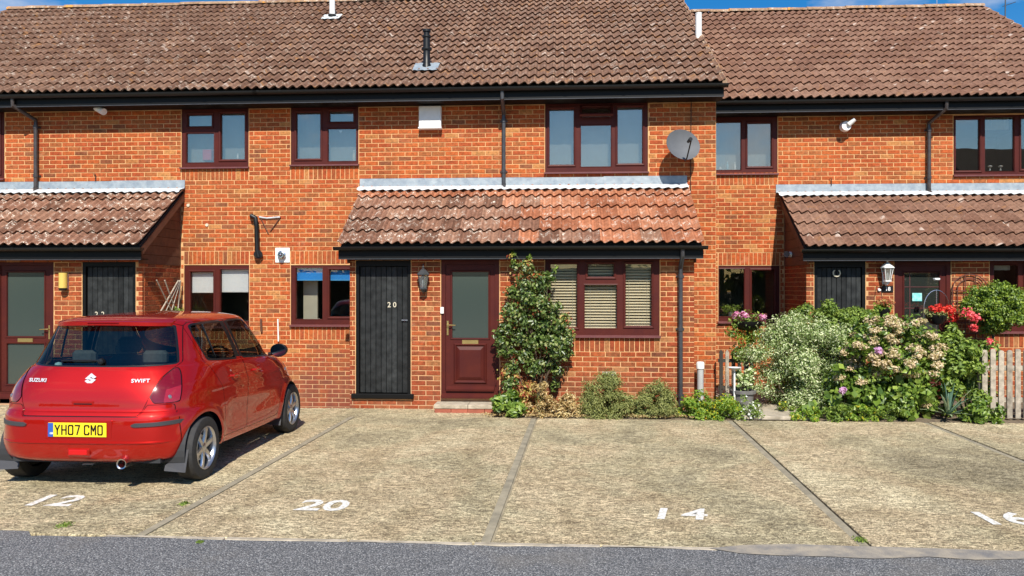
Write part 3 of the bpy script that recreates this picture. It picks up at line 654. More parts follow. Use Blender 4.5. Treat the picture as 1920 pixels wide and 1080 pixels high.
# gable piece of the middle house above the lower, set-back roof
MB().prism([(YM+.12, 3.5), (YM2+.2, 3.5), (YM2+.2, 5.3), (YM+.12, 5.15)], 2.44, 2.538, 'x').build('return_wall', MB2, h20)
# a verge of mortar and lichen where the two roofs meet
def verge(parent, X, Ye, Yr, mat, w=.07):
    n = 17; a = math.atan2(ZRIDGE-ZEAVE, Yr-Ye)
    for i in range(n):
        y0, y1 = Ye+(Yr-Ye)*i/n, Ye+(Yr-Ye)*(i+1)/n; z0, z1 = ZEAVE+(ZRIDGE-ZEAVE)*i/n, ZEAVE+(ZRIDGE-ZEAVE)*(i+1)/n; j = random.uniform(-.01, .01)
        MB().prism([(y0-.02, z0-.07), (y0-.02, z0+.062+j), (y1, z1+.045+j), (y1, z1-.07)], X+j*.4, X+w+j*.4, 'x').build('verge_tile', mat, parent)
verge(rf20, 2.555, YM-.42, YM+4.28, T_RIDGE); verge(rf18, 9.60, YM2-.42, YM2+4.28, T_RIDGE)
# ---- windows: glass openings measured on their wall planes
wA = pxw(h22, WA, YM, [(351, 214, 396, 236, 1), (348, 249, 400, 304, 0), (413, 212, 458, 299, 1)], glass=M_GLU)
pxw(h22, WL, YM, [(-140, 214, -80, 325, 1), (-65, 214, -2, 325, 1)])
wB = pxw(h20, WB_, YM, [(555, 210, 600, 297, 1), (617, 208, 662, 228, 1), (614, 241, 667, 302, 0)])
wC = pxw(h20, WC, YM, [(1030, 203, 1076, 308, 1), (1089, 234, 1146, 312, 0), (1091, 200, 1145, 219, 1), (1158, 201, 1205, 307, 1)], topopen=2)
wF = pxw(h22, WF, YM, [(356, 510, 399, 600, 1), (412, 505, 465, 603, 0)], glass=M_GLD)
wG = pxw(h20, WG, YM, [(554, 502, 604, 599, 0), (617, 506, 662, 594, 1)], glass=M_GLD)
wH = pxw(h20, (1022, 485, 1237, 629), YE, [(1032, 495, 1082, 614, 1), (1102, 495, 1151, 519, 1), (1096, 534, 1157, 616, 0), (1173, 495, 1222, 611, 1)], glass=M_GLD)
wD = pxw(h18, WD, YM2, [(1337, 228, 1390, 318, 0), (1402, 231, 1447, 312, 1)])
wE = pxw(h18, WE, YM2, [(1793, 222, 1838, 319, 1), (1848, 218, 1903, 321, 0), (1916, 220, 1965, 317, 1)])
wI = pxw(h18, WI, YM2, [(1349, 504, 1396, 594, 0), (1410, 507, 1452, 588, 1)], glass=M_GLD)
wJ = pxw(h18, (1856, 487, 2020, 622), YE2, [(1865, 497, 1910, 604, 0), (1924, 497, 1990, 606, 1)], glass=M_GLD)
# ---- doors
def pz(px, py, Y): return WX(px, Y), WZ(px, py, Y)
x0, x1, z0, z1 = wrect((667, 488, 770, 738), YE); sd20 = plank_door(h20, x0, x1, z0, 2.25, YE, 9)
for i, ch in enumerate('20'): text(ch, .112, M_CREAM, (WX(728.5+i*10.5, YE), YE+.04, WZ(733, 572, YE)), parent=sd20, name='number', bold=.0008)
MB().box(WX(752, YE), WX(768, YE), YE+.02, YE+.044, WZ(760, 602, YE), WZ(760, 599, YE), .002).build('hasp', M_STEEL, sd20)
x0, x1, z0, z1 = wrect((827, 487, 936, 745), YE); fd20 = upvc_door(h20, x0, x1, z0, 2.25, YE, .41, True); handle(fd20, WX(839, YE), YE+.02, WZ(839, 614, YE), 1)
st = root('door_step', (WX(880, YE), YE-.2, 0), 'low step of two pale slabs on red tiles under the maroon front door', 'step')
sx0, sx1 = WX(822, YE)-.02, WX(942, YE)+.02
for i in range(2): MB().box(sx0+(sx1-sx0)*i/2+.003, sx0+(sx1-sx0)*(i+1)/2-.003, YE-.33, YE-.01, .055, .115, .005).build('paving_slab', M_EDGE, st)
MRT = M('red_step_tile', (.36, .10, .055), .7, vs=10, var=.3, island=.2)
for i in range(4): MB().box(sx0+.01+(sx1-sx0-.02)*i/4+.003, sx0+.01+(sx1-sx0-.02)*(i+1)/4-.003, YE-.32, YE-.02, -.03, .054, .003).build('red_tile', MRT, st)
x0, x1, z0, z1 = wrect((154, 490, 254, 740), YE); sd22 = plank_door(h22, x0, x1, z0, 2.25, YE, 9)
for i, ch in enumerate('22'): text(ch, .115, M_CREAM, (WX(178+i*12, YE), YE+.04, WZ(180, 590, YE)), parent=sd22, name='number', bold=.0008)
x0, x1, z0, z1 = wrect((-8, 490, 100, 746), YE); fd22 = upvc_door(h22, x0, x1, z0, 2.25, YE, .43, False); handle(fd22, WX(91, YE), YE+.02, WZ(91, 622, YE), -1)
x0, x1, z0, z1 = wrect((1527, 488, 1623, 745), YE2); sd18 = plank_door(h18, x0, x1, z0, 2.25, YE2, 9)
cm = MB(); c0 = Vector((WX(1570, YE2), YE2+.03, WZ(1570, 512, YE2)))
cm.tube([c0+Vector((math.cos(t)*.055, 0, math.sin(t)*.055)) for t in [R(125+290*i/14) for i in range(15)]], .012, 6); cm.build('horseshoe', M_CREAM, sd18, smooth=True)
x0, x1, z0, z1 = wrect((1677, 488, 1783, 745), YE2); bx = [WX(1708, YE2), WX(1735, YE2)]
fd18 = upvc_door(h18, x0, x1, z0, 2.25, YE2, .18, True, glass=glass_mat('leaded_door_glass', .09, (.25, .28, .26), .03, (.03, .035, .03), .7),
    bars=[(bx[0]-.004, bx[0]+.004, .62, 2.07)]+[(x0+.16, x1-.16, z-.004, z+.004) for z in (WZ(1730, 538, YE2), WZ(1730, 578, YE2), 1.2-.15)])
# ---- downpipes
downpipe(rf22, WX(71, YM), YM, 5.0, 3.50, M_PIPE, YM-.42, True, xoff=-.16)
downpipe(rf20, WX(945, YM), YM, 5.0, 3.50, M_GPIPE, YM-.42, True)
downpipe(pr20, WX(1275, YE), YE, 2.42, .02, M_GPIPE, YE-.26, False)
downpipe(rf18, WX(1739, YM2), YM2, 5.0, 3.50, M_PIPE, YM2-.42, True, xoff=.13)
# ------------------------------------------------------------------ ground
def struct(name, m, mat, **k): o = m.build(name, mat, None, kind='structure', fix=False, **k); return o
YF, YB = 5.53, 10.80
struct('ground', MB().quad((-300, -300, -.30), (300, -300, -.30), (300, 400, -.30), (-300, 400, -.30)), M_SOIL)
# tarmac road with a ragged edge lapping over the bays
m = MB(); N = 900; X0, X1 = -40, 40
def edge(x):
    from mathutils.noise import noise
    e = .035*noise((x*1.1, 0, 0))+.018*noise((x*6, 3, 0))+.010*noise((x*25, 5, 0))
    lap = .0 if x > -4.0 else .10+.05*noise((x*2, 9, 0))
    return 5.47+e+lap-(.0 if x < 1 else .05*min(1, (x-1)/1.5))
for i in range(N+1):
    x = X0+(X1-X0)*i/N if abs(X0+(X1-X0)*i/N) > 8 else X0+(X1-X0)*i/N
    m.v += [(x, -40, .004), (x, edge(x), .004)]
m.f = [(2*i, 2*i+2, 2*i+3, 2*i+1) for i in range(N)]
road = struct('road', m, M_TAR)
bays = struct('parking_bays', MB().box(-40, 40, 5.2, 10.9, -.35, -.022), M_JOINT)
def jx(x, y): return x+(y-YF)*.17/5.27     # joints run very slightly askew to the wall
JX = [-18.3, -15.75, -13.2, -10.65, -8.2, -5.70, -3.12, -.53, 2.18, 4.80, 7.4, 10, 12.6, 15.2]
for a, b in zip(JX, JX[1:]):
    g = .045; P = [(jx(a, YF)+g, YF), (jx(b, YF)-g, YF), (jx(b, YB)-g, YB), (jx(a, YB)+g, YB)]
    m = MB(); c = .008; top = [(P[0][0]+c, P[0][1]+c), (P[1][0]-c, P[1][1]+c), (P[2][0]-c, P[2][1]-c), (P[3][0]+c, P[3][1]-c)]
    m.add([(x, y, -.10) for x, y in P]+[(x, y, -.006) for x, y in P]+[(x, y, 0) for x, y in top], [(0, 1, 5, 4), (1, 2, 6, 5), (2, 3, 7, 6), (3, 0, 4, 7), (4, 5, 9, 8), (5, 6, 10, 9), (6, 7, 11, 10), (7, 4, 8, 11), (8, 9, 10, 11)])
    m.build('concrete_slab', M_CONC, bays)
# filler strips in the joints
for x in JX[1:-1]:
    m = MB(); w = .036
    for off in (-.012, ):
        P = [(jx(x, YF)-w+off, YF), (jx(x, YF)+w+off, YF), (jx(x, YB)+w+off, YB), (jx(x, YB)-w+off, YB)]
        m.add([(a, b, -.03) for a, b in P]+[(a, b, -.007) for a, b in P], [(4, 5, 6, 7), (0, 1, 5, 4), (1, 2, 6, 5), (2, 3, 7, 6), (3, 0, 4, 7)])
    m.build('joint_filler', M_JOINT, bays)
# pale edging at the lip of the bays
x = -18; i = 0; 
while x < 16:
    if x > -3.4: MB().box(x, x+.9, YF-.062, YF-.004, -.1, .004+.002*(i % 2), .006).build('edging_kerb', M_EDGE, bays)
    x += .915; i += 1
# the strip between bays and house fronts
ap = MB().add([(-40, YB+.004, -.008), (-3.2, YB+.004, -.008), (-3.2, YE-.03, -.002), (-40, YE-.03, -.002), (-3.2, YM, -.20), (-40, YM, -.20)], [(0, 1, 2, 3), (3, 2, 4, 5)])
ap.add([(-3.2, YB+.004, -.009), (-.75, YB+.004, -.009), (-.75, YE+.05, -.003), (-3.2, YE+.05, -.003)], [(0, 1, 2, 3)])
struct('apron', ap, M_CONC)
bed = MB(); N = 90
from mathutils.noise import noise as _ns
for i in range(N+1):
    for k in range(13):
        x = -.75+(22-.75+.75)*i/N; y = YB+.02+(YM2+.05-YB)*k/12; e = min(1, k/1.5, i/2)
        bed.v.append((x, y, -.012+.06*e*(.5+.5*_ns((x*2.3, y*2.3, 0)))+.02*_ns((x*9, y*9, 1))*e))
bed.f = [(i*13+k, (i+1)*13+k, (i+1)*13+k+1, i*13+k+1) for i in range(N) for k in range(12)]
struct('planting_bed', bed, M_SOIL)
struct('garden_path', MB().box(2.55, 3.55, YB+.03, YM2, .0, .052, .01), M_EDGE)
pm = MB(); V = [G(px, py) for px, py in ((1330, 1030), (1395, 1024), (1480, 1022), (1600, 1026), (1750, 1030), (1925, 1036), (1925, 1050), (1830, 1052), (1740, 1046), (1640, 1050), (1560, 1046), (1470, 1044), (1390, 1040))]
pm.add([(x, y, .009) for x, y in V], [tuple(range(len(V)))]); struct('worn_patch', pm, M('worn_concrete_patch', (.34, .29, .22), .95, vs=7, var=.6, c2=(.17, .16, .15), bump=.006, bs=60))
# ------------------------------------------------------------------ painted bay numbers
def paint_no(s, gx, gy, size, label, rot=0, sx=1, sp=1, shear=0):
    o = text(s, size, M_LINE, (gx, gy, .0045), (0, 0, R(rot)), name='bay_number', depth=.001, bold=.010, sx=sx, space=sp, shear=shear)
    tag(o, label, 'painted number'); return o
def gq(px, py): return G(px, py)
x, y = gq(100, 940); paint_no('12', x, y, .46, 'white painted number 12 on the concrete behind the red car', sp=1.05)
x, y = gq(606, 949); paint_no('20', x, y, .43, 'white painted number 20 on the concrete of the middle left bay', sp=1.0)
x, y = gq(1266, 965); paint_no('14', x, y, .41, 'white painted number 14 on the concrete, widely spaced digits', sp=1.28, shear=.22)
x, y = gq(1880, 974); paint_no('16', x, y, .46, 'white painted number 16 on the concrete at the right edge', sp=1.05)
# weeds in the cracks are with the plants
# ------------------------------------------------------------------ chimneys and flues
def slope_z(x, y, ym): return ZEAVE+(ZRIDGE-ZEAVE)*(y-(ym-.42))/4.7
def on_roof(px, py, ym):
    lo, hi = ym-.42, ym+4.28
    for _ in range(40):
        y = (lo+hi)/2; x = WX(px, y)
        if proj(x, y, slope_z(x, y, ym))[1] > py: lo = y
        else: hi = y
    return x, y, slope_z(x, y, ym)
x, y, z = on_roof(800, 133, YM); s = .0092
fl = root('roof_flue', (x, y, z), 'black metal flue with collar rings on a lead slate, middle of the brown roof', 'flue')
MB().lathe([(.001, -.1), (.075, -.1), (.075, .10), (.062, .12), (.06, .34), (.09, .36), (.09, .39), (.062, .40), (.058, .56), (.075, .57), (.075, .60), (.05, .61), (.05, .66), (.07, .665), (.07, .70), (.001, .71)], (x, y, z), 'z', 20).build('flue_pipe', M_BLACK, fl, smooth=True)
a_ = math.atan2(3.15, 4.7)
def slate(par, x, y, z, w, mat, off=.05):
    m = MB(); n = 10
    V = [(x-w+2*w*i/n, y-w*.95+(w*1.5)*k/3, z+math.tan(a_)*(-w*.95+w*1.5*k/3)+off+.045+.006*math.sin(i*2.1+k)) for i in range(n+1) for k in range(4)]
    m.add(V, [(i*4+k, i*4+4+k, i*4+5+k, i*4+1+k) for i in range(n) for k in range(3)]); m.build('lead_slate', mat, par, smooth=True)
slate(fl, x, y, z, .21, M_LEAD)
x, y, z = on_roof(623, 38, YM)
fl = root('vent_pipe', (x, y, z), 'white plastic vent pipe rising past the ridge of the brown roof', 'vent pipe')
MB().cyl((x, y, z-.05), (x, y, z+.62), .06, .057, 16).build('pipe', M_WHITE, fl, smooth=True); MB().lathe([(.062, -.02), (.085, .0), (.085, .04), (.062, .05)], (x, y, z+.07), 'z', 16).build('collar', M_BLACK, fl, smooth=True)
slate(fl, x, y, z, .19, M_LEADW)
x, y, z = on_roof(1312, 76, YM)
fl = root('vent_pipe', (x, y+.5, z), 'short white vent pipe standing where the two roofs step', 'vent pipe')
MB().cyl((x, y+.12, z-.35), (x, y+.12, z+.52), .058, None, 16).build('pipe', M_WHITE, fl, smooth=True); MB().lathe([(.001, 0), (.062, 0), (.062, .02), (.001, .025)], (x, y+.12, z+.52), 'z', 16).build('cap', M_WHITE, fl)
# ------------------------------------------------------------------ aerials behind the ridge
yr = YM2+4.4
x = WX(1757, yr); z0 = ZRIDGE
ae = root('tv_aerial', (x, yr, z0), 'thin silver television aerial behind the right roof ridge, several rods', 'aerial')
MB().tube([(x, yr, z0-.2), (x-.02, yr, z0+1.3)], .014, 6).build('mast', M_STEEL, ae)
bm_ = MB().tube([(x-.35, yr, z0+.32), (x+.35, yr, z0+.38)], .009, 6).build('boom', M_STEEL, ae)
for i in range(6): MB().tube([(x-.30+.12*i, yr-.12, z0+.325+i*.01), (x-.30+.12*i, yr+.12, z0+.325+i*.01)], .005, 5).build('rod', M_STEEL, ae)
yr = YM2+5.2; x = WX(1884, yr)
ae = root('tv_aerial', (x, yr, ZRIDGE-1), 'single upright aerial pole beyond the sloping end of the right roof', 'aerial')
MB().tube([(x, yr, ZRIDGE-.8), (x+.02, yr, ZRIDGE+1.1)], .014, 6).build('mast', M_DGREY, ae); MB().tube([(x-.05, yr, ZRIDGE+.35), (x+.25, yr, ZRIDGE+.45)], .008, 6).build('boom', M_DGREY, ae)
# ------------------------------------------------------------------ things on the walls
def P3(px, py, Y): return Vector((WX(px, Y), Y, WZ(px, py, Y)))
# meter/vent box
c = P3(808, 223, YM); b = root('vent_box', c, 'plain white square vent box high on the brick wall', 'vent box')
MB().box(c.x-.185, c.x+.185, YM-.11, YM, c.z-.155, c.z+.195, .01).build('box_body', M_WHITE, b); MB().box(c.x-.195, c.x+.195, YM-.125, YM, c.z-.185, c.z-.155, .006).build('drip_lip', M_WHITE, b)
# satellite dish
c = P3(1281, 271, YM-.34); d_ = root('satellite_dish', P3(1295, 275, YM), 'grey satellite dish with black arm on the wall beside the three-pane window', 'satellite dish')
m = MB(); n = 40; rings = 8; V = []; ax = Vector((.30, -1, .32)).normalized(); u = ax.cross(Vector((0, 0, 1))).normalized(); w = u.cross(ax)
for side in (0, 1):
    for i in range(rings+1):
        r = i/rings
        for k in range(n): t = 2*math.pi*k/n; V.append(c+u*(.285*r*math.cos(t))+w*(.265*r*math.sin(t))+ax*(.075*r*r-.07-side*.006))
m.add(V, [(s_*(rings+1)*n+i*n+k, s_*(rings+1)*n+i*n+(k+1) % n, s_*(rings+1)*n+(i+1)*n+(k+1) % n, s_*(rings+1)*n+(i+1)*n+k) for s_ in (0, 1) for i in range(rings) for k in range(n)])
m.add([V[rings*n+k] for k in range(n)]+[V[(2*rings+1)*n+k] for k in range(n)], [(k, (k+1) % n, n+(k+1) % n, n+k) for k in range(n)])
M_DISH = M('grey_dish_steel', (.10, .105, .115), .7, .0, vs=6, var=.2)
m.build('reflector', M_DISH, d_, smooth=True, fix=False)
lnb = c+ax*.36-w*.10+u*.05
MB().tube([c-w*.27-ax*.02, c-w*.27+ax*.05, lnb-w*.02], .011, 8).build('feed_arm', M_BLACK, d_); MB().cyl(lnb+w*.01, lnb+w*.01-ax*.10+w*.0, .03, .022, 12).build('receiver_head', M_BLACK, d_, smooth=True)
MB().tube([c-ax*.08, Vector((c.x+.06, YM-.12, c.z-.05)), Vector((c.x+.06, YM-.005, c.z-.05))], .02, 8).build('wall_bracket', M_DGREY, d_); wp = P3(1296, 290, YM)
cab = MB().tube([P3(1296, 190, YM-.012), P3(1295, 330, YM-.012), P3(1296, 460, YM-.012)], .006, 5); tag(cab.build('cable', M_BLACK), 'thin black cable running down the wall behind the satellite dish', 'cable')
# floodlights
def flood(px, py, Y, label, mat, dirv):
    c = P3(px, py, Y); o = root('floodlight', Vector((c.x, Y, c.z)), label, 'floodlight'); dv = Vector(dirv).normalized(); h = c+Vector((0, -.13, 0))
    MB().cyl((c.x, Y, c.z+.02), (c.x, Y-.05, c.z+.02), .055, .05, 16).build('base', mat, o, smooth=True); MB().tube([(c.x, Y-.04, c.z+.02), h], .02, 8).build('arm', mat, o)
    return o, h, dv
o, h, dv = flood(187, 203, YM, 'slanting black and white floodlight under the eaves of the left house', M_BLACK, (1, -.5, -.55))
MB().cyl(h-dv*.05, h+dv*.06, .045, .06, 14).build('housing', M_BLACK, o, smooth=True)
m = MB(); m.cyl(h+dv*.06, h+dv*.27, .062, .058, 16); m.build('lamp_glass', M_WHITE, o, smooth=True)
o, h, dv = flood(1580, 240, YM2, 'pale round-headed floodlight on the wall of the right house', M_WHITE, (.6, -.8, .6))
MB().cyl(h-Vector((0, -.03, 0)), h-Vector((0, .06, 0)), .095, .08, 20).build('lamp_head', M_WHITE, o, smooth=True); m = MB().cyl(h+Vector((.03, -.07, .02)), h+Vector((.12, -.12, .10)), .045, .035, 14).build('sensor', M_WHITE, o, smooth=True)
# black soil/overflow pipe stub, ghost of an old bracket, boiler flue
o = root('waste_pipe', P3(482, 445, YM), 'short crooked black waste pipe above the white-blinded window', 'pipe')
MB().tube([P3(472, 405, YM-.02), P3(472, 405, YM-.10), P3(479, 408, YM-.10), P3(481, 425, YM-.08), P3(482, 470, YM-.07), P3(485, 482, YM-.07)], .038, 10).build('pipe', M_BLACK, o, smooth=True)
MB().cyl(P3(484, 477, YM-.09), P3(484, 477, YM-.002), .07, .075, 14).build('wall_collar', M_BLACK, o, smooth=True)
pts = [P3(488, 407, YM-.014), P3(503, 438, YM-.014)], [P3(507, 433, YM-.014), P3(526, 407, YM-.014)], [P3(486, 407, YM-.02), P3(500, 409, YM-.02), P3(525, 407, YM-.02)]
o = root('wall_bracket', P3(505, 420, YM), 'rusty triangular bracket with pale top bar on the brick wall', 'bracket')
for p, r, mt, nm in ((pts[0], .009, M_BOARD, 'strut'), (pts[1], .009, M_BOARD, 'strut'), (pts[2], .014, M_LEADW, 'top_bar')): MB().tube(p, r, 6).build(nm, mt, o)
c = P3(530, 478, YM); o = root('boiler_flue', c, 'round chrome boiler flue in a white square plate', 'flue')
MB().box(c.x-.125, c.x+.125, YM-.012, YM, c.z-.13, c.z+.12, .004).build('wall_plate', M_WHITE, o)
MB().lathe([(.07, 0), (.07, -.05), (.05, -.06), (.05, -.10), (.035, -.10), (.035, -.07), (.02, -.11), (.001, -.115)], (c.x, YM-.01, c.z), 'y', 20).build('flue_nozzle', M_STEEL, o, smooth=True)
for k, (px, py) in enumerate(((388, 422), (353, 385), (1178, 430))[:2]):
    c = P3(px, py, YM); o = MB().cyl((c.x, YM-.012, c.z), (c.x, YM+.006, c.z), .026, .03, 12).build('plastic_plug', M_CREAM); tag(o, ('larger round cream plug on the brick wall left of the black pipe', 'small upper cream plug on the brick wall near the window strip')[k], 'plug')
for k, (px, py) in enumerate(((179, 330), (1559, 338))):
    Y = (YM, YM2)[k]; o = MB().tube([P3(px-4, py-4, Y-.02), P3(px, py-3, Y-.025), P3(px, py+10, Y-.025)], .006, 6).build('overflow_wire', M_BLACK); tag(o, ('short black cable stub above the lead at the left house', 'short black cable stub above the lead at the right house')[k], 'cable')
# lanterns
def lantern(px, py, Y, mat, label, down=False, s=1):
    c = P3(px, py, Y); o = root('wall_lantern', c, label, 'wall lantern'); q = Vector((c.x, Y-.115, c.z)); G_ = glass_mat('lantern_glass', .15, (.8, .85, .85), .05, (.4, .42, .4), .25) if 'lantern_glass' not in bpy.data.materials else bpy.data.materials['lantern_glass']
    MB().box(c.x-.035, c.x+.035, Y-.02, Y, c.z-.17*s, c.z-.02, .006).build('wall_plate', mat, o)
    MB().tube([(c.x, Y-.01, c.z-.13*s), (c.x, Y-.07, c.z-.19*s), (c.x, Y-.115, c.z-.15*s)], .011, 8).build('arm', mat, o, smooth=True)
    hx = lambda r0, z0_, r1, z1_: MB().cyl(q+Vector((0, 0, z0_)), q+Vector((0, 0, z1_)), r0, r1, 6)
    hx(.10*s, .10*s, .035*s, .165*s).build('roof_cap', mat, o); hx(.105*s, .085*s, .105*s, .10*s).build('cap_rim', mat, o); MB().lathe([(.001, .26*s), (.012, .235*s), (.006, .22*s), (.022, .20*s), (.012, .18*s), (.035*s, .165*s)], q, 'z', 12).build('finial', mat, o, smooth=True)
    hx(.048*s, -.11*s, .085*s, .085*s).build('glass', G_, o); hx(.062*s, -.13*s, .062*s, -.11*s).build('base_rim', mat, o); hx(.012, -.18*s, .05*s, -.13*s).build('base', mat, o)
    for k in range(6):
        t = math.pi/3*k; d = Vector((1, 0, 0)); d = Vector((math.cos(t), math.sin(t), 0)); 
        a0 = MB().ring(q+Vector((0, 0, -.11*s)), (0, 0, 1), .050*s, 6)[k]; a1 = MB().ring(q+Vector((0, 0, .085*s)), (0, 0, 1), .087*s, 6)[k]
        MB().tube([a0, a1], .005, 4).build('corner_bar', mat, o)
    MB().lathe([(.012, -.10*s), (.022, -.06*s), (.02, 0), (.001, .03)], q, 'z', 10).build('bulb', M_WHITE, o, smooth=True)
    return o
lantern(796, 526, YE, M_DGREY, 'black six-sided lantern on the brick pier beside the maroon door')
lantern(1658, 513, YE2, M_WHITE, 'white lantern above the 18 plate on the right house')
c = P3(123, 528, YE); o = root('wall_lamp', c, 'cream half-round lamp with black foot on the left house pier', 'wall lamp')
M_YEL = M('yellowed_lamp_shade', (.62, .44, .10), .35, vs=5, var=.1)
MB().cyl((c.x, YE-.06, c.z-.10), (c.x, YE-.06, c.z+.135), .062, .062, 18).build('shade', M_YEL, o, smooth=True); MB().cyl((c.x, YE-.06, c.z-.14), (c.x, YE-.06, c.z-.10), .055, .066, 18).build('lamp_foot', M_BLACK, o, smooth=True); MB().box(c.x-.05, c.x+.05, YE-.02, YE, c.z-.12, c.z+.12, .005).build('back_plate', M_WHITE, o)
# bell, number plate, air brick, gas vent
c = P3(829, 582, YE); o = MB().box(c.x-.026, c.x+.026, YE-.02, YE+.012, c.z-.05, c.z+.05, .006).build('door_bell', M_WHITE); tag(o, 'small white door bell on the maroon frame beside the brass handle', 'door bell')
c = P3(1664, 542, YE2); o = root('house_number_plate', c, 'black slate plate with white number 18 under the white lantern', 'number plate')
MB().box(c.x-.085, c.x+.085, YE2-.014, YE2, c.z-.05, c.z+.05, .003).build('slate', M_BLACK, o); text('18', .085, M_WHITE, (c.x, YE2-.0155, c.z), parent=o, name='number', bold=.0015)
c = P3(1648, 543, YE2); o = MB().cyl((c.x, YE2-.03, c.z), (c.x, YE2, c.z), .024, .026, 12).build('door_bell', M_WHITE); tag(o, 'round white bell push left of the 18 plate', 'door bell')
c = P3(1142, 701, YE); o = root('air_brick', c, 'whitish air brick low in the wall under the blinds window', 'air brick')
MB().box(c.x-.105, c.x+.105, YE-.004, YE+.01, c.z-.032, c.z+.032, .003).build('block', M_EDGE, o)
for i in range(6): MB().box(c.x-.09+i*.032, c.x-.075+i*.032, YE-.0055, YE, c.z-.022, c.z+.022).build('slot', M_DGREY, o)
x_, z_ = WX(1313, YM-.1), 0; yv = YM-.25
o = root('gas_vent_pipe', (WX(1313, yv), yv, 0), 'grey standpipe with white cap at the foot of the brick pier', 'pipe'); x_ = WX(1313, yv)
MB().cyl((x_, yv, -.1), (x_, yv, WZ(1313, 690, yv)), .052, .052, 14).build('pipe', M('pale_grey_plastic', (.42, .43, .43), .5), o, smooth=True); zt = WZ(1313, 690, yv)
MB().lathe([(.055, zt-.02), (.065, zt-.01), (.065, zt+.08), (.05, zt+.10), (.001, zt+.105)], (x_, yv, 0), 'z', 14).build('cap', M_WHITE, o, smooth=True)
c = P3(1482, 472, YE2+.5); X_ = 3.955; o = root('bulkhead_lamp', (X_, YE2+.75, 2.4), 'small chrome spotlight on the shaded boards of the right porch', 'spotlight')
MB().cyl((X_, YE2+.75, 2.40), (X_-.04, YE2+.75, 2.40), .05, .045, 14).build('base', M_WHITE, o, smooth=True); MB().cyl((X_-.10, YE2+.80, 2.40), (X_-.10, YE2+.66, 2.40), .03, .055, 14).build('lamp_head', M_STEEL, o, smooth=True)
# gully / drainpipe of left window
for k, px in enumerate((489, 521)):
    c = P3(px, 615, YM); o = MB().tube([P3(px, 598, YM-.03), P3(px+1, 640 if k else 622, YM-.03)], .012 if k else .018, 8).build('wall_pipe', (M_BOARD, M_WHITE)[k]); tag(o, ('short brown rusty pipe on the wall above the red car mirror', 'thin white pipe on the wall above the red car mirror')[k], 'pipe')
# ------------------------------------------------------------------ blinds, curtains and things on the sills
def roller(px0, px1, py0, py1, Y, mat, label, cat='roller blind', band=None):
    o = root('roller_blind', P3((px0+px1)/2, py0, Y+.13), label, cat); a, b = WX(px0, Y), WX(px1, Y); c_ = (px0+px1)/2; z0, z1 = WZ(c_, py1, Y), WZ(c_, py0, Y)
    MB().box(a, b, Y+.095, Y+.098, z0, z1).build('fabric', mat, o); MB().cyl((a, Y+.12, z1+.02), (b, Y+.12, z1+.02), .02, None, 10).build('roller', M_WHITE, o)
    MB().box(a, b, Y+.091, Y+.103, z0-.018, z0-.0002).build('hem_bar', band or M_WHITE, o)
M_BLIND = M('white_blind_fabric', (.80, .81, .82), .8, var=.05); M_BLUE = M('bright_blue_fabric', (.03, .30, .80), .7, var=.05); M_BLUE2 = M('pale_blue_hem', (.10, .42, .78), .7)
roller(352, 402, 508, 547, YM, M_BLIND, 'white roller blind half down in the left pane behind the car roof'); roller(408, 468, 500, 546, YM, M_BLIND, 'white roller blind half down in the right pane behind the car roof')
roller(548, 607, 498, 524, YM, M_BLUE, 'bright blue roller blind at the top of the wider pane', band=M_BLUE2); roller(613, 668, 498, 524, YM, M_BLUE, 'bright blue roller blind at the top of the narrower pane beside the porch', band=M_BLUE2)
MB_n = MB().box(WX(556, YM), WX(583, YM), YM+.35, YM+.40, 1.1, 2.1); tag(MB_n.build('cupboard', M_CREAM), 'cream kitchen unit seen through the blue-blinded window', 'cupboard')
ms = MB().box(0, 1, 0, .042, 0, .0028).mesh('slat')
M_SLAT = M('cream_wood_slat', (.88, .74, .50), .5, var=.08, island=.06); ms.materials.append(M_SLAT)
for k, (a, b, t_, b_) in enumerate(((1030, 1085, 494, 618), (1094, 1160, 494, 620), (1169, 1226, 494, 616))):
    x0, x1 = WX(a, YE), WX(b, YE); z0, z1 = WZ(1130, b_, YE), WZ(1130, t_, YE)
    o = root('venetian_blind', ((x0+x1)/2, YE+.16, z1), ('cream venetian blind in the left pane behind the climbing shrub', 'cream venetian blind in the middle pane below the small top light', 'cream venetian blind in the right pane beside the downpipe')[k], 'venetian blind', 'venetian blinds in the porch window')
    z = z0+.03
    while z < z1-.03:
        sl = bpy.data.objects.new('slat', ms); COL.objects.link(sl); sl.parent = o; sl.location = Vector((x0, YE+.10, z))-org(o); sl.rotation_euler = (R(-52+random.uniform(-3, 3)), R(random.uniform(-.25, .25)), 0) if False else (R(40+random.uniform(-3, 3)), R(random.uniform(-.2, .2)), 0); sl.scale = (x1-x0, 1, 1); z += .0425
    MB().box(x0, x1, YE+.14, YE+.18, z1-.03, z1).build('head_rail', M_CREAM, o); MB().box(x0, x1, YE+.14, YE+.165, z0-.01, z0+.012).build('bottom_rail', M_CREAM, o)
    for f in (.2, .8): MB().box(x0+(x1-x0)*f-.002, x0+(x1-x0)*f+.002, YE+.0965, YE+.0975, z0, z1).build('ladder_cord', M_CREAM, o)
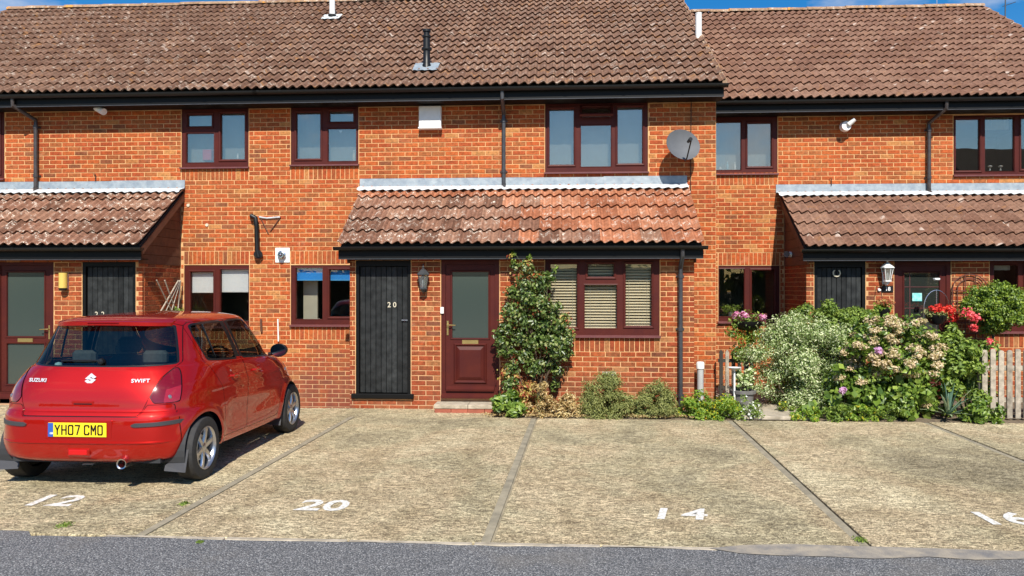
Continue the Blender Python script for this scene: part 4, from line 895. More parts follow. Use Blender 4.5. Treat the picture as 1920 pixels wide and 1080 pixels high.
# upstairs nets, some added to grey the panes' blue reflections; valances and sill things
M_NET = M('net_and_reflection_grey', (.36, .355, .325), .9, var=.1)
def curtain(px0, px1, py0, py1, Y, mat, label, wave=.004):
    a, b = WX(px0, Y), WX(px1, Y); c_ = (px0+px1)/2; z0, z1 = WZ(c_, py1, Y), WZ(c_, py0, Y); m = MB(); n = 40
    V = [(a+(b-a)*i/n, Y+.25+wave*math.sin(i*1.3), z) for i in range(n+1) for z in (z0, z1)]; m.add(V, [(2*i, 2*i+2, 2*i+3, 2*i+1) for i in range(n)])
    tag(m.build('curtain', mat, smooth=True, fix=False), label, 'curtain')
curtain(1015, 1222, 188, 330, YM, M_NET, 'plain grey net behind the three-pane upstairs window')
curtain(335, 470, 200, 316, YM, M_NET, 'grey net added to dull the reflection in the upstairs window right of the left downpipe')  # added to turn the blue pane reflection grey
curtain(540, 676, 197, 311, YM, M_NET, 'grey net added to dull the reflection in the upstairs window left of the white vent box')  # likewise added for a greyer pane reflection
curtain(1330, 1462, 216, 328, YM2, M_NET, 'grey net behind the upstairs window right of the satellite dish')
curtain(1855, 1908, 216, 238, YM2, M_CREAM, 'short cream valance at the top of the dark middle pane', .03)
curtain(1858, 1912, 492, 506, YE2, M_WHITE, 'scalloped white valance at the top of the right porch window', .03)
def bottle(px, py, Y, h, r, mat, label, cat='bottle', pr=None):
    c = P3(px, py, Y+.09); o = root('sill_'+cat.replace(' ', '_'), c, label, cat)
    MB().lathe(pr or [(.001, 0), (r, 0), (r, h*.6), (r*.4, h*.75), (r*.4, h), (.001, h)], c, 'z', 12).build('body', mat, o, smooth=True); MB().lathe([(r*.45, h*.94), (r*.5, h*.96), (r*.5, h*1.03), (.001, h*1.04)], c, 'z', 10).build('cap', M_WHITE, o)
M_PINK = M('pink_plastic', (.62, .16, .20), .5); M_AQUA = M('pale_blue_plastic', (.35, .55, .62), .4)
bottle(446, 298, YM, .09, .018, M_WHITE, 'small white bottle on the sill of the right-hand pane, window above the car'); 
c = P3(389, 301, YM+.1); MBx = MB().box(c.x-.09, c.x+.07, YM+.10, YM+.2, c.z-.0, c.z+.19, .01); tag(MBx.build('storage_box', M_PINK), 'pink box on the sill of the upstairs window above the car', 'box')
bottle(664, 302, YM, .18, .03, M_CREAM, 'tall cream bottle in the corner of the upstairs window left of the white vent box')
bottle(1364, 318, YM2, .14, .022, M_AQUA, 'pale blue pump bottle on the sill of the upstairs window beside the dish'); bottle(1378, 318, YM2, .13, .018, M_WHITE, 'slim white bottle on the sill of the upstairs window beside the dish'); bottle(1350, 318, YM2, .05, .03, M_WHITE, 'squat white pot on the sill of the upstairs window beside the dish', 'pot')
for k, (px) in enumerate((1856, 1876)):
    c = P3(px, 320, YM2+.09); o = root('orchid_figure', c, ('white ornament on the far right upstairs sill, left of two', 'white ornament on the far right upstairs sill, right of two')[k], 'ornament', 'white ornaments on the far right sill')
    MB().cyl(c, c+Vector((0, 0, .05)), .015, .008, 8).build('stem', M_WHITE, o); MB().lathe([(.001, .05), (.03, .06), (.045, .075), (.02, .09), (.001, .095)], c, 'z', 9).build('bloom', M_WHITE, o, smooth=True)
# heart in window B
c = P3(638, 246, YM+.06); P = [(c.x+.028*(math.sin(t)**3), c.z+.026*(.8125*math.cos(t)-.3125*math.cos(2*t)-.125*math.cos(3*t)-.0625*math.cos(4*t))) for t in [2*math.pi*i/24 for i in range(24)]]
tag(MB().prism(P, YM+.075, YM+.082, 'y').build('hanging_heart', M_WHITE), 'tiny white heart hanging inside the upstairs window pane', 'heart ornament')
# turquoise card inside the leaded door
c = P3(1721, 557, YE2); tag(MB().box(c.x-.075, c.x+.075, YE2+.026, YE2+.028, c.z-.065, c.z+.065).build('card', M('turquoise_card', (.10, .52, .50), .6, vs=20, var=.4, c2=(.5, .7, .65))), 'turquoise card on the glass of the right front door', 'card')
c = P3(1734, 533, YE2); 
# ------------------------------------------------------------------ what stands across the road, seen only as reflections
M_HEDGE = leaf_mat('far_hedge_leaf', [(0, (.018, .035, .010)), (.6, (.04, .07, .018)), (1, (.08, .12, .03))])
# ------------------------------------------------------------------ the red hatchback: one analytic skin, cut into its panels
def smooth_poly(P, it=2, keep=0):
    P = [tuple(p) for p in P]
    for _ in range(it):
        Q = []
        for a, b in zip(P, P[1:]+P[:1]): Q += [(a[0]*.75+b[0]*.25, a[1]*.75+b[1]*.25), (a[0]*.25+b[0]*.75, a[1]*.25+b[1]*.75)]
        P = Q
    return P
def sd_poly(P, x, y):      # signed distance, positive inside
    P = np.array(P); d = np.full(x.shape, 1e9); ins = np.zeros(x.shape, bool); n = len(P)
    for i in range(n):
        ax, ay = P[i]; bx, by = P[(i+1) % n]; ex, ey = bx-ax, by-ay; t = np.clip(((x-ax)*ex+(y-ay)*ey)/(ex*ex+ey*ey+1e-12), 0, 1)
        d = np.minimum(d, np.hypot(x-ax-t*ex, y-ay-t*ey))
        c = (ay > y) != (by > y); ins ^= c & (x < (bx-ax)*(y-ay)/(by-ay+1e-12)+ax)
    return np.where(ins, d, -d)
class Skin:
    def __init__(s, V, N, F): s.V, s.N, s.F = V, N, F
    def split(s, phi):
        """-> (part where phi>0, part where phi<=0), cut exactly along phi=0"""
        p = phi(s.V); f = s.F; pos = p > 0; k = pos[f].sum(1); A = [f[k == 3]]; B = [f[k == 0]]; mixed = f[(k == 1) | (k == 2)]
        V = list(); N = list(); base = len(s.V); cache = {}; a_, b_ = [], []
        def cut(i, j):
            key = (min(i, j), max(i, j))
            if key not in cache:
                t = p[i]/(p[i]-p[j]); V.append(s.V[i]*(1-t)+s.V[j]*t); n_ = s.N[i]*(1-t)+s.N[j]*t; N.append(n_/np.linalg.norm(n_)); cache[key] = base+len(V)-1
            return cache[key]
        for tri in mixed:
            q = [pos[i] for i in tri]; s1 = q.count(True) == 1; k0 = q.index(True) if s1 else q.index(False)
            i, j, m = tri[k0], tri[(k0+1) % 3], tri[(k0+2) % 3]; u, v = cut(i, j), cut(i, m)
            one, two = [(i, u, v)], [(u, j, m), (u, m, v)]
            (a_ if s1 else b_).extend(one); (b_ if s1 else a_).extend(two)
        VV = np.vstack([s.V, np.array(V)]) if V else s.V; NN = np.vstack([s.N, np.array(N)]) if N else s.N
        mk = lambda L, e: Skin(VV, NN, np.vstack(L+([np.array(e)] if e else [])).astype(int))
        return mk(A, a_), mk(B, b_)
    def push(s, d): return Skin(s.V+s.N*d, s.N, s.F)
    def join(s, o): return Skin(np.vstack([s.V, o.V]), np.vstack([s.N, o.N]), np.vstack([s.F, o.F+len(s.V)]))
    def build(s, name, mat, parent):
        u, inv = np.unique(s.F, return_inverse=True); V = s.V[u]; N = s.N[u]; F = inv.reshape(s.F.shape)
        if not len(F): return None
        me = bpy.data.meshes.new(name); me.from_pydata(V.tolist(), [], F.tolist()); me.polygons.foreach_set('use_smooth', [True]*len(F)); me.update()
        if len(me.polygons) == len(F): me.normals_split_custom_set_from_vertices(N.tolist())
        return link(name, me, parent, mat)
#  rail: z at rear, mid, front / s at rear, front / half width / rear and front squareness
RAILS = np.array([
 [.245, .22, .22,  .13, 3.58, .70, 5.6, 3.2], [.270, .235, .23,  .07, 3.62, .775, 5.8, 3.2], [.305, .26, .25,  .035, 3.66, .812, 6.0, 3.2], [.40, .40, .38, .005, 3.70, .838, 6.0, 3.2],
 [.46, .46, .46, .0, 3.71, .842, 6.0, 3.2], [.56, .56, .55, .002, 3.71, .845, 6.0, 3.2], [.66, .65, .62, .012, 3.69, .848, 6.0, 3.2], [.705, .70, .66, .035, 3.675, .848, 5.8, 3.1],
 [.725, .72, .68, .062, 3.66, .847, 6.0, 3.0], [.82, .80, .74, .078, 3.60, .845, 5.8, 3.0], [.94, .90, .83, .115, 3.50, .832, 5.3, 2.9], [1.06, 1.00, .90, .185, 3.34, .806, 4.5, 2.8],
 [1.10, 1.045, .96, .215, 3.02, .785, 4.2, 2.8], [1.13, 1.07, .99, .235, 2.86, .768, 3.9, 3.2], [1.30, 1.26, 1.22, .335, 2.62, .706, 3.9, 3.6], [1.44, 1.43, 1.42, .425, 2.40, .646, 4.0, 3.8],
 [1.490, 1.503, 1.49, .455, 2.28, .610, 3.9, 3.8], [1.518, 1.540, 1.52, .475, 2.15, .548, 3.7, 3.4], [1.535, 1.563, 1.55, .56, 2.0, .42, 3.4, 3.0], [1.545, 1.574, 1.56, .75, 1.8, .24, 3.0, 2.8], [1.549, 1.578, 1.565, 1.05, 1.35, .02, 2.6, 2.6]])
RAILS[:, 5] *= 1.108
def catmull(A, m):
    n = len(A); out = []
    for i in range(n-1):
        p0, p1, p2, p3 = A[max(i-1, 0)], A[i], A[i+1], A[min(i+2, n-1)]
        for k in range(m):
            t = k/m; a = (p2-p0)*.5; b = (p3-p1)*.5
            # limit the slopes so that sharp creases do not overshoot
            lim = 3*np.minimum(np.abs(p1-p0)+1e-9 if i else np.abs(p2-p1), np.abs(p2-p1)); a = np.sign(a)*np.minimum(np.abs(a), np.where((p1-p0)*(p2-p1) >= 0, lim, 0) if i else np.abs(a))
            lim = 3*np.minimum(np.abs(p2-p1), np.abs(p3-p2)+1e-9 if i < n-2 else np.abs(p2-p1)); b = np.sign(b)*np.minimum(np.abs(b), np.where((p2-p1)*(p3-p2) >= 0, lim, 0) if i < n-2 else np.abs(b))
            out.append((2*t**3-3*t**2+1)*p1+(t**3-2*t**2+t)*a+(-2*t**3+3*t**2)*p2+(t**3-t**2)*b)
    out.append(A[-1]); return np.array(out)
AX_R, AX_F, RW = .54, 2.94, .300
def car_skin():
    Rr = catmull(RAILS, 7); K = 320
    # parameter spacing: even in angle but dense near the corners
    t = np.linspace(0, 2*np.pi, K, endpoint=False)
    rows = []
    for r in Rr:
        z0, z1, z2, sr, sf, hw, nr, nf = r; c = (sr+sf)/2; L = (sf-sr)/2; ct, st_ = np.cos(t), np.sin(t)
        n = np.where(st_ < 0, nr, nf); x = hw*np.sign(ct)*np.abs(ct)**(2/n); s_ = c+L*np.sign(st_)*np.abs(st_)**(2/n)
        u = s_/3.7; z = z0*(1-u)*(1-2*u)+z1*4*u*(1-u)+z2*u*(2*u-1)
        # arc-length resample so that the sides get their share of points
        P = np.stack([x, s_, z], 1); Q = np.vstack([P, P[:1]]); d = np.r_[0, np.cumsum(np.linalg.norm(np.diff(Q, axis=0), axis=1))]; tt = np.linspace(0, d[-1], K, endpoint=False)
        rows.append(np.stack([np.interp(tt, d, Q[:, k]) for k in range(3)], 1))
    G_ = np.array(rows); x, s_, z = G_[..., 0], G_[..., 1], G_[..., 2]
    side = np.clip((np.abs(x)-.62)/.1, 0, 1)*np.clip((1.0-z)/.2, 0, 1)
    for ax in (AX_R, AX_F): rr = np.hypot(s_-ax, z-RW); x += np.sign(x)*side*.022*np.exp(-((rr-.37)/.055)**2)
    x -= np.sign(x)*side*.012*np.exp(-((z-.52)/.14)**2)*np.clip((s_-1.0)/.15, 0, 1)*np.clip((2.45-s_)/.15, 0, 1)     # waisted doors
    x += np.sign(x)*side*.010*np.exp(-((z-.86)/.035)**2)*np.clip((s_-.3)/.3, 0, 1)                                       # shoulder line
    du = np.roll(G_, -1, 1)-np.roll(G_, 1, 1); dv = np.gradient(G_, axis=0); N = np.cross(du, dv); N /= np.linalg.norm(N, axis=2, keepdims=True)+1e-12
    cen = np.array([0, 1.85, .8]); 
    if (N*(G_-cen)).sum() < 0: N = -N
    n, k = G_.shape[:2]; idx = np.arange(n*k).reshape(n, k); a = idx[:-1]; b = np.roll(idx, -1, 1)[:-1]; c = np.roll(idx, -1, 1)[1:]; d = idx[1:]
    F = np.vstack([np.stack([a, b, c], -1).reshape(-1, 3), np.stack([a, c, d], -1).reshape(-1, 3)]); V = G_.reshape(-1, 3); N = N.reshape(-1, 3)
    fn = np.cross(V[F[:, 1]]-V[F[:, 0]], V[F[:, 2]]-V[F[:, 0]]); fl = (fn*N[F[:, 0]]).sum(1) < 0; F[fl] = F[fl][:, ::-1]
    return Skin(V, N, F)
CARX, CARY = -4.33, 6.665
C_ = lambda x, s, z: (CARX+x, CARY+s, z)
car = root('parked_car', (CARX, CARY, 0), 'bright red five-door hatchback parked nose to the house, rear towards us', 'car')
m_, nt, b = newmat('red_car_paint'); setb(b, .46, .65, .3, 1.0, .012); b.inputs['Base Color'].default_value = (.50, .008, .007, 1)
fk = _noise(nt, _pos(nt, (1, 1, 1), True), 900, 2); b.inputs['Base Color'].default_value = (.5, .01, .01, 1)
nt.links.new(_mix(nt, (.43, .0050, .0008), (.54, .008, .002), fk), b.inputs['Base Color']); PAINT = m_
M_RUB = M('tyre_rubber', (.018, .018, .019), .8, vs=30, var=.3, c2=(.04, .037, .034)); M_TRIM = M('grey_bumper_rubber', (.045, .045, .05), .55); M_BLKTRIM = M('black_car_trim', (.008, .008, .009), .35)
M_CABIN = M('dark_cabin_plastic', (.025, .026, .028), .7); M_SEAT = M('grey_seat_cloth', (.07, .072, .08), .9, vs=40, var=.4)
M_CGLASS = glass_mat('car_glass', .07, (.58, .66, .62)); M_ALLOY = M('silver_alloy', (.55, .55, .57), .28, .9); M_CHR = M('chrome_badge', (.70, .70, .72), .35, .25)
def lens_mat(name, c, coat=1):
    m, nt, b = newmat(name); setb(b, .12, 0, .6, coat); p = _pos(nt, (1, 1, 1)); w = nt.nodes.new('ShaderNodeTexWave'); w.inputs['Scale'].default_value = 26; w.bands_direction = 'Z'; nt.links.new(p, w.inputs['Vector'])
    nt.links.new(_mix(nt, c, tuple(min(1, x*1.25+.003) for x in c), w.outputs[1]), b.inputs['Base Color']); return m
M_RLENS = lens_mat('red_tail_lens', (.13, .0005, .001)); M_PLENS = lens_mat('pink_indicator_lens', (.25, .008, .014)); M_CLENS = lens_mat('clear_head_lens', (.5, .5, .52))
def part_phi(P, coords, mask):
    def f(V):
        x = {'x': np.abs(V[:, 0]), 's': V[:, 1], 'z': V[:, 2], 'X': V[:, 0]}; d = sd_poly(P, x[coords[0]], x[coords[1]]); mk = mask(np.abs(V[:, 0]), V[:, 1], V[:, 2]); return np.where(mk, d, -np.maximum(np.abs(d), .02))
    return f
rear = lambda x, s, z: s < 1.0
flank = lambda x, s, z: (x > .44)
skin = car_skin()
arch = lambda V: np.where(np.abs(V[:, 0]) > .5, np.maximum(.345-np.hypot(V[:, 1]-AX_R, V[:, 2]-RW), .345-np.hypot(V[:, 1]-AX_F, V[:, 2]-RW)), -.05)
_, skin = skin.split(arch)
mir = lambda P: [(-a, b) for a, b in P][::-1]
# rear window (full width polygon), side windows, windscreen
RWN = smooth_poly([(-.697, 1.135), (-.685, 1.124), (-.40, 1.114), (.40, 1.114), (.685, 1.124), (.697, 1.135), (.592, 1.455), (.575, 1.464), (.4, 1.468), (-.4, 1.468), (-.575, 1.464), (-.592, 1.455)], 1)
front_s = lambda x, s, z: s > 1.9
WSN = smooth_poly([(-.74, 1.05), (.74, 1.05), (.62, 1.47), (-.62, 1.47)], 3)
SW1 = smooth_poly([(.80, 1.145), (.83, 1.125), (1.38, 1.092), (1.405, 1.10), (1.345, 1.46), (1.33, 1.472), (.80, 1.468), (.72, 1.44)], 1)      # rear door window, with quarter light
SW2 = smooth_poly([(1.575, 1.10), (1.59, 1.085), (2.40, 1.035), (2.47, 1.04), (2.43, 1.08), (2.02, 1.43), (1.95, 1.468), (1.53, 1.472), (1.515, 1.46)], 1)
seams = None
def panel(poly, co, mask, w=.0024):
    """cut a panel out of the body skin, leaving a narrow dark shut line round it"""
    global skin, seams
    f = part_phi(poly, co, mask); a, rest = skin.split(lambda V: f(V)-w); line, rest = rest.split(lambda V: f(V)+w); skin = rest
    seams = line.push(-.006) if seams is None else seams.join(line.push(-.006)); return a
def glassed(src, poly, co, mask, border=.016):
    f = part_phi(poly, co, mask); g, rest = src.split(lambda V: f(V)); tr, rest = rest.split(lambda V: f(V)+border); return g, tr, rest
OBJ = {}
def y_at(x, z):      # rear face of the body at a given place, from the rails
    k = int(np.argmin(np.abs(RAILS[:12, 0]-z))); z0, z1, z2, sr, sf, hw, nr, nf = [np.interp(z, RAILS[:14, 0], RAILS[:14, j]) for j in range(8)]
    c, L = (sr+sf)/2, (sf-sr)/2; return c-L*(1-min(abs(x)/hw, .999)**nr)**(1/nr)
# tailgate with its window, then lamps, bumper, doors
TG = [(-.535, .678), (.535, .678), (.585, .79), (.65, 1.0), (.70, 1.085), (.725, 1.135), (.635, 1.465), (.58, 1.487), (-.58, 1.487), (-.635, 1.465), (-.725, 1.135), (-.70, 1.085), (-.65, 1.0), (-.585, .79)]
tg = panel(TG, 'Xz', rear); g, tr, tg = glassed(tg, RWN, 'Xz', rear, .014)
tail = tg.build('tailgate', PAINT, car); g.push(-.003).build('rear_window', M_CGLASS, tail); tr.push(-.001).build('window_seal', M_BLKTRIM, tail)
for sgn in (1, -1):
    side = (lambda sg: lambda x, s, z: rear(x, s, z))(sgn)
    LP = [(.592, .786), (.655, .995), (.700, 1.075), (.716, 1.088), (.745, 1.065), (.785, .99), (.815, .90), (.822, .80), (.812, .784)]
    P = smooth_poly(LP if sgn > 0 else mir(LP), 1); l = panel(P, 'Xz', rear, .0034)
    lo, hi = l.split(lambda V: .90-V[:, 2]+.35*(np.abs(V[:, 0])-.72)); inn, lo = lo.split(lambda V: np.abs(V[:, 0])-.72)
    L = hi.push(.004).build('tail_light', M_RLENS, car); MB().lathe([(.001, -.012), (.016, -.01), (.022, 0)], C_(sgn*.752, y_at(.752, .835)+.002, .835), 'y', 14).build('reflector', M_ALLOY, L, smooth=True); lo.push(.004).build('reversing_lens', M_RLENS, L); inn.push(.004).build('indicator_lens', M_PLENS, L)
bump = panel([(-1.2, .1), (1.2, .1), (1.2, .772), (.590, .772), (.545, .673), (-.545, .673), (-.590, .772), (-1.2, .772)], 'Xz', lambda x, s, z: (s < .205+.0*z), .0024)
bo = bump.build('rear_bumper', PAINT, car)
D1 = [(.95, .33), (1.525, .315), (1.515, 1.10), (1.425, 1.495), (.74, 1.495), (.66, 1.46), (.73, 1.12), (.92, .80), (.955, .60)]
D2 = [(1.535, .315), (2.46, .305), (2.54, .55), (2.56, .98), (2.52, 1.04), (2.06, 1.45), (1.97, 1.495), (1.435, 1.495), (1.525, 1.10)]
for sgn in (1, -1):
    mk = (lambda sg: lambda V: None)(sgn)
    for nm, D, SWP in (('rear_door', D1, SW1), ('front_door', D2, SW2)):
        f0 = part_phi(D, 'sz', flank); 
        f = (lambda f0, sg: lambda V: np.where(V[:, 0]*sg > 0, f0(V), -.05))(f0, sgn)
        a, rest = skin.split(lambda V: f(V)-.0026); line, skin = rest.split(lambda V: f(V)+.0026); seams = seams.join(line.push(-.006))
        g, tr, a = glassed(a, SWP, 'sz', flank, .020); fb = part_phi([(1.32, 1.105), (1.60, 1.085), (1.56, 1.482), (1.30, 1.482)], 'sz', flank); pil, a = a.split(fb); tr = tr.join(pil); d_o = a.build(nm, PAINT, car); g.push(-.004).build('side_window', M_CGLASS, d_o); tr.push(.001).build('window_frame', M_BLKTRIM, d_o)
        OBJ[(nm, sgn)] = d_o
        if nm == 'rear_door': MB().tube([C_(sgn*.818, .985, 1.125), C_(sgn*.765, .955, 1.29), C_(sgn*.700, .93, 1.468)], .010, 6).build('quarter_light_bar', M_BLKTRIM, d_o)
g, tr, skin = glassed(skin, WSN, 'Xz', front_s, .012)
g.push(-.003).build('windscreen', M_CGLASS, car); tr.build('windscreen_seal', M_BLKTRIM, car)
HL = smooth_poly([(.56, .70), (.68, .86), (.87, .90), (.92, .80), (.88, .68)], 2)
for P in (HL, mir(HL)): panel(P, 'Xz', lambda x, s, z: s > 2.9, .003).push(.003).build('headlight', M_CLENS, car)
hd = panel([(-.68, .74), (.68, .74), (.77, 1.02), (-.77, 1.02)], 'Xz', lambda x, s, z: s > 2.78, .003)
hd.build('bonnet', PAINT, car)
body = skin.build('body_shell', PAINT, car); seams.build('shut_line', M_BLKTRIM, body)
# cabin: floor, wheel housings, seats, dashboard
m = MB(); m.box(CARX-.70, CARX+.70, CARY+.12, CARY+3.45, .24, .30); m.box(CARX-.50, CARX+.50, CARY+.22, CARY+.85, .30, .62); m.box(CARX-.70, CARX+.70, CARY+2.35, CARY+3.3, .30, .68); m.build('floor_pan', M_CABIN, car)
for sgn in (1, -1):
    for ax in (AX_R, AX_F):
        m = MB(); n = 22; P = [(AXS+math.cos(t)*.345, RW+math.sin(t)*.345) for AXS in (ax,) for t in [R(-12)+R(204)*i/n for i in range(n+1)]]
        m.add([C_(sgn*x, a, z) for a, z in P for x in (.55, .89)], [(2*i, 2*i+2, 2*i+3, 2*i+1) for i in range(n)]); m.add([C_(sgn*.55, a, z) for a, z in P], [tuple(range(n+1))]); m.build('wheel_housing', M_CABIN, car)
m = MB(); m.box(CARX-.56, CARX+.56, CARY+.60, CARY+.78, .55, 1.06, .05); seat = m.build('rear_seat', M_SEAT, car)
for x in (-.36, .36): MB().box(CARX+x-.12, CARX+x+.12, CARY+.62, CARY+.72, 1.08, 1.22, .03).build('headrest', M_SEAT, seat)
for x in (-.36, .36):
    s_ = MB().box(CARX+x-.24, CARX+x+.24, CARY+1.42, CARY+1.56, .5, 1.10, .05).build('front_seat', M_SEAT, car); MB().box(CARX+x-.12, CARX+x+.12, CARY+1.42, CARY+1.52, 1.13, 1.30, .03).build('headrest', M_SEAT, s_)
MB().box(CARX-.62, CARX+.62, CARY+2.25, CARY+2.55, .70, 1.02, .05).build('dashboard', M_CABIN, car)
m = MB(); m.tube([C_(.36+.18*math.cos(t), 2.10-.10*math.sin(t)*.4, .98+.17*math.sin(t)) for t in [2*math.pi*i/20 for i in range(21)]], .015, 6); m.build('steering_wheel', M_CABIN, car)
MB().box(CARX-.10, CARX+.10, CARY+2.02, CARY+2.04, 1.37, 1.43, .01).build('rear_view_mirror', M_CABIN, car)
# high brake light in a small roof lip
m = MB(); n = 28; V = []
for i in range(n+1):
    u = -1+2*i/n; x = .575*u; bow = (1.3675-.9125*(1-(abs(x)/.676)**3.9)**(1/3.9))-.455+.03*u**4
    V += [C_(x, .66, 1.538-.016*u*u), C_(x, .43+bow, 1.532-.018*u*u), C_(x, .382+bow, 1.516-.018*u*u), C_(x, .384+bow, 1.480-.014*u*u), C_(x, .47+bow, 1.463-.010*u*u)]
m.add(V, [(5*i+k, 5*i+5+k, 5*i+6+k, 5*i+1+k) for i in range(n) for k in range(4)]+[(0, 1, 2, 3, 4), tuple(5*n+k for k in (4, 3, 2, 1, 0))])
sp = m.build('roof_spoiler', PAINT, car, smooth=True); MB().box(CARX-.155, CARX+.155, CARY+.380, CARY+.40, 1.492, 1.508, .003).build('high_brake_light', M_RLENS, sp)
# wiper
MB().tube([C_(.06, .262, 1.155), C_(.0, .245, 1.158), C_(-.14, .240, 1.160), C_(-.32, .245, 1.155)], .010, 6, .007).build('rear_wiper', M_BLKTRIM, tail)
MB().lathe([(.001, -.035), (.026, -.03), (.03, 0), (.02, .02)], C_(.07, .25, 1.152), 'y', 14).build('wiper_boss', M_BLKTRIM, tail, smooth=True)
# bumper: number plate in its recess, rubbing strips, fog lamp, exhaust
PX, PZ = .0, .560
MB().box(CARX-.315, CARX+.315, CARY-.004, CARY+.02, PZ-.085, PZ+.085, .006).build('plate_recess', PAINT, bo)
M_YP = M('yellow_reflective_plate', (.80, .60, .02), .4, var=.03); M_NAVY = M('blue_plate_band', (.03, .10, .42), .4); M_INK = M('black_plate_ink', (.006, .006, .006), .5)
npl = MB().box(CARX-.272, CARX+.272, CARY-.014, CARY-.006, PZ-.064, PZ+.064, .003).build('number_plate', M_YP, bo)
MB().box(CARX-.2705, CARX-.222, CARY-.0155, CARY-.0138, PZ-.062, PZ+.062).build('blue_band', M_NAVY, npl)
GL = dict(Y=[[(0, 1), (.5, .48), (1, 1)], [(.5, .5), (.5, 0)]], H=[[(0, 0), (0, 1)], [(1, 0), (1, 1)], [(0, .5), (1, .5)]], O=[[(0, .12), (0, .88), (.12, 1), (.88, 1), (1, .88), (1, .12), (.88, 0), (.12, 0), (0, .12)]], C=[[(1, .80), (1, .90), (.88, 1), (.12, 1), (0, .88), (0, .12), (.12, 0), (.88, 0), (1, .10), (1, .2)]], M=[[(0, 0), (0, 1), (.5, .42), (1, 1), (1, 0)]])
GL['0'] = GL['O']; GL['7'] = [[(0, 1), (1, 1), (.42, 0)]]
gx = CARX-.203
for ch in 'YH07 CMO':
    if ch == ' ': gx += .024; continue
    m = MB(); cw, chh, th = .039, .080, .0062
    for ln in GL[ch]:
        for (a0, b0), (a1, b1) in zip(ln, ln[1:]):
            p, q = Vector((gx+a0*cw, b0*chh)), Vector((gx+a1*cw, b1*chh)); d_ = (q-p).normalized(); n_ = Vector((-d_.y, d_.x))*th; p2, q2 = p-d_*th*.8, q+d_*th*.8; z0_ = PZ-chh/2
            m.prism([(v.x, v.y+z0_) for v in (p2-n_, q2-n_, q2+n_, p2+n_)], CARY-.0158, CARY-.0135, 'y')
    m.build('plate_character', M_INK, npl); gx += .0625
text('GB', .024, M_WHITE, (CARX-.238, CARY-.0165, PZ-.032), parent=npl, name='country_letters', bold=.0006)
for sgn in (1, -1):
    m = MB(); n = 22; V = []
    for i in range(n+1):
        x = .49+(.875-.49)*i/n; z = .600+.012*(i/n); y = y_at(x, z); h = .021*min(1, (i+.6)/2, (n-i+.8)/2)
        V += [C_(sgn*x, y+.01, z-h), C_(sgn*x, y-.014, z-h*.8), C_(sgn*x, y-.016, z+h*.8), C_(sgn*x, y+.01, z+h)]
    m.add(V, [(4*i+k, 4*i+4+k, 4*i+5+k, 4*i+1+k) for i in range(n) for k in range(3)]+[(0, 1, 2, 3), (4*n+3, 4*n+2, 4*n+1, 4*n)]); m.build('rubbing_strip', M_TRIM, bo, smooth=True)
m = MB(); V = []; n = 60      # the step along the lower bumper
for i in range(n+1):
    x = -.88+1.76*i/n; y = y_at(x, .45); V += [C_(x, y+.004, .455), C_(x, y-.012, .448), C_(x, y-.012, .437), C_(x, y+.006, .425)]
m.add(V, [(4*i+k, 4*i+4+k, 4*i+5+k, 4*i+1+k) for i in range(n) for k in range(3)]); m.build('bumper_crease', PAINT, bo, smooth=True)
MB().box(CARX-.105, CARX+.105, CARY-.003, CARY+.02, .318, .392, .018).build('fog_light_surround', PAINT, bo); MB().box(CARX-.09, CARX+.09, CARY-.008, CARY+.01, .328, .382, .014).build('fog_light', M('fog_lens_red', (.55, .01, .01), .2), bo)
MB().box(CARX+.02, CARX+.12, CARY+.028, CARY+.06, .24, .245).build('under_shield', M_CABIN, car)
ex = MB().lathe([(.036, .28), (.036, -.04), (.046, -.045), (.046, .03), (.040, .26)], C_(.40, .05, .255), 'y', 18); exo = ex.build('exhaust_pipe', M_STEEL, car, smooth=True)
MB().tube([C_(.40, .25, .27), C_(.30, .7, .27), C_(.1, 1.2, .24)], .05, 10).build('silencer', M_CABIN, exo, smooth=True)
MB().box(CARX+.02, CARX+.56, CARY+.18, CARY+.42, .23, .31, .03).build('rear_silencer_box', M_CABIN, exo)
# tailgate handle and badges
yh = y_at(0, .80); MB().box(CARX-.11, CARX+.11, CARY+y_at(0, .79)-.004, CARY+.12, .772, .812, .008).build('tailgate_handle', PAINT, tail); MB().box(CARX-.085, CARX+.085, CARY+y_at(0, .79)-.006, CARY+.1, .775, .786, .002).build('handle_shadow_gap', M_BLKTRIM, tail)
def badge(body, px_x, z, size, sp=1):
    y = y_at(px_x, z); sl = math.atan((y_at(px_x+.02, z)-y_at(px_x-.02, z))/.04); t = text(body, size, M_CHR, (CARX+px_x, CARY+y-.012, z), (R(76), 0, sl), tail, 'badge_lettering', .004, .0012, 1.15, sp); return t
badge('SUZUKI', -.475, .985, .047); badge('SWIFT', .50, .985, .047, 1.1)
Sg = [(-.052, .002), (.002, .052), (.052, .018), (.030, .004), (.006, .018), (-.010, .010), (.052, -.006), (.0, -.054), (-.052, -.018), (-.030, -.004), (-.006, -.018), (.012, -.008)]
yb = y_at(0, 1.0); m = MB(); V = [C_(a+.03, yb-.008-.22*(z_-0)*-1*.0, 1.0+z_) for a, z_ in Sg]
V = [(x, y+.22*(z-1.0), z) for x, y, z in V]; m.add(V+[(x, y-.006, z) for x, y, z in V], [tuple(range(12)), tuple(range(12, 24))[::-1]]+[(i, (i+1) % 12, 12+(i+1) % 12, 12+i) for i in range(12)]); m.build('emblem', M_CHR, tail)
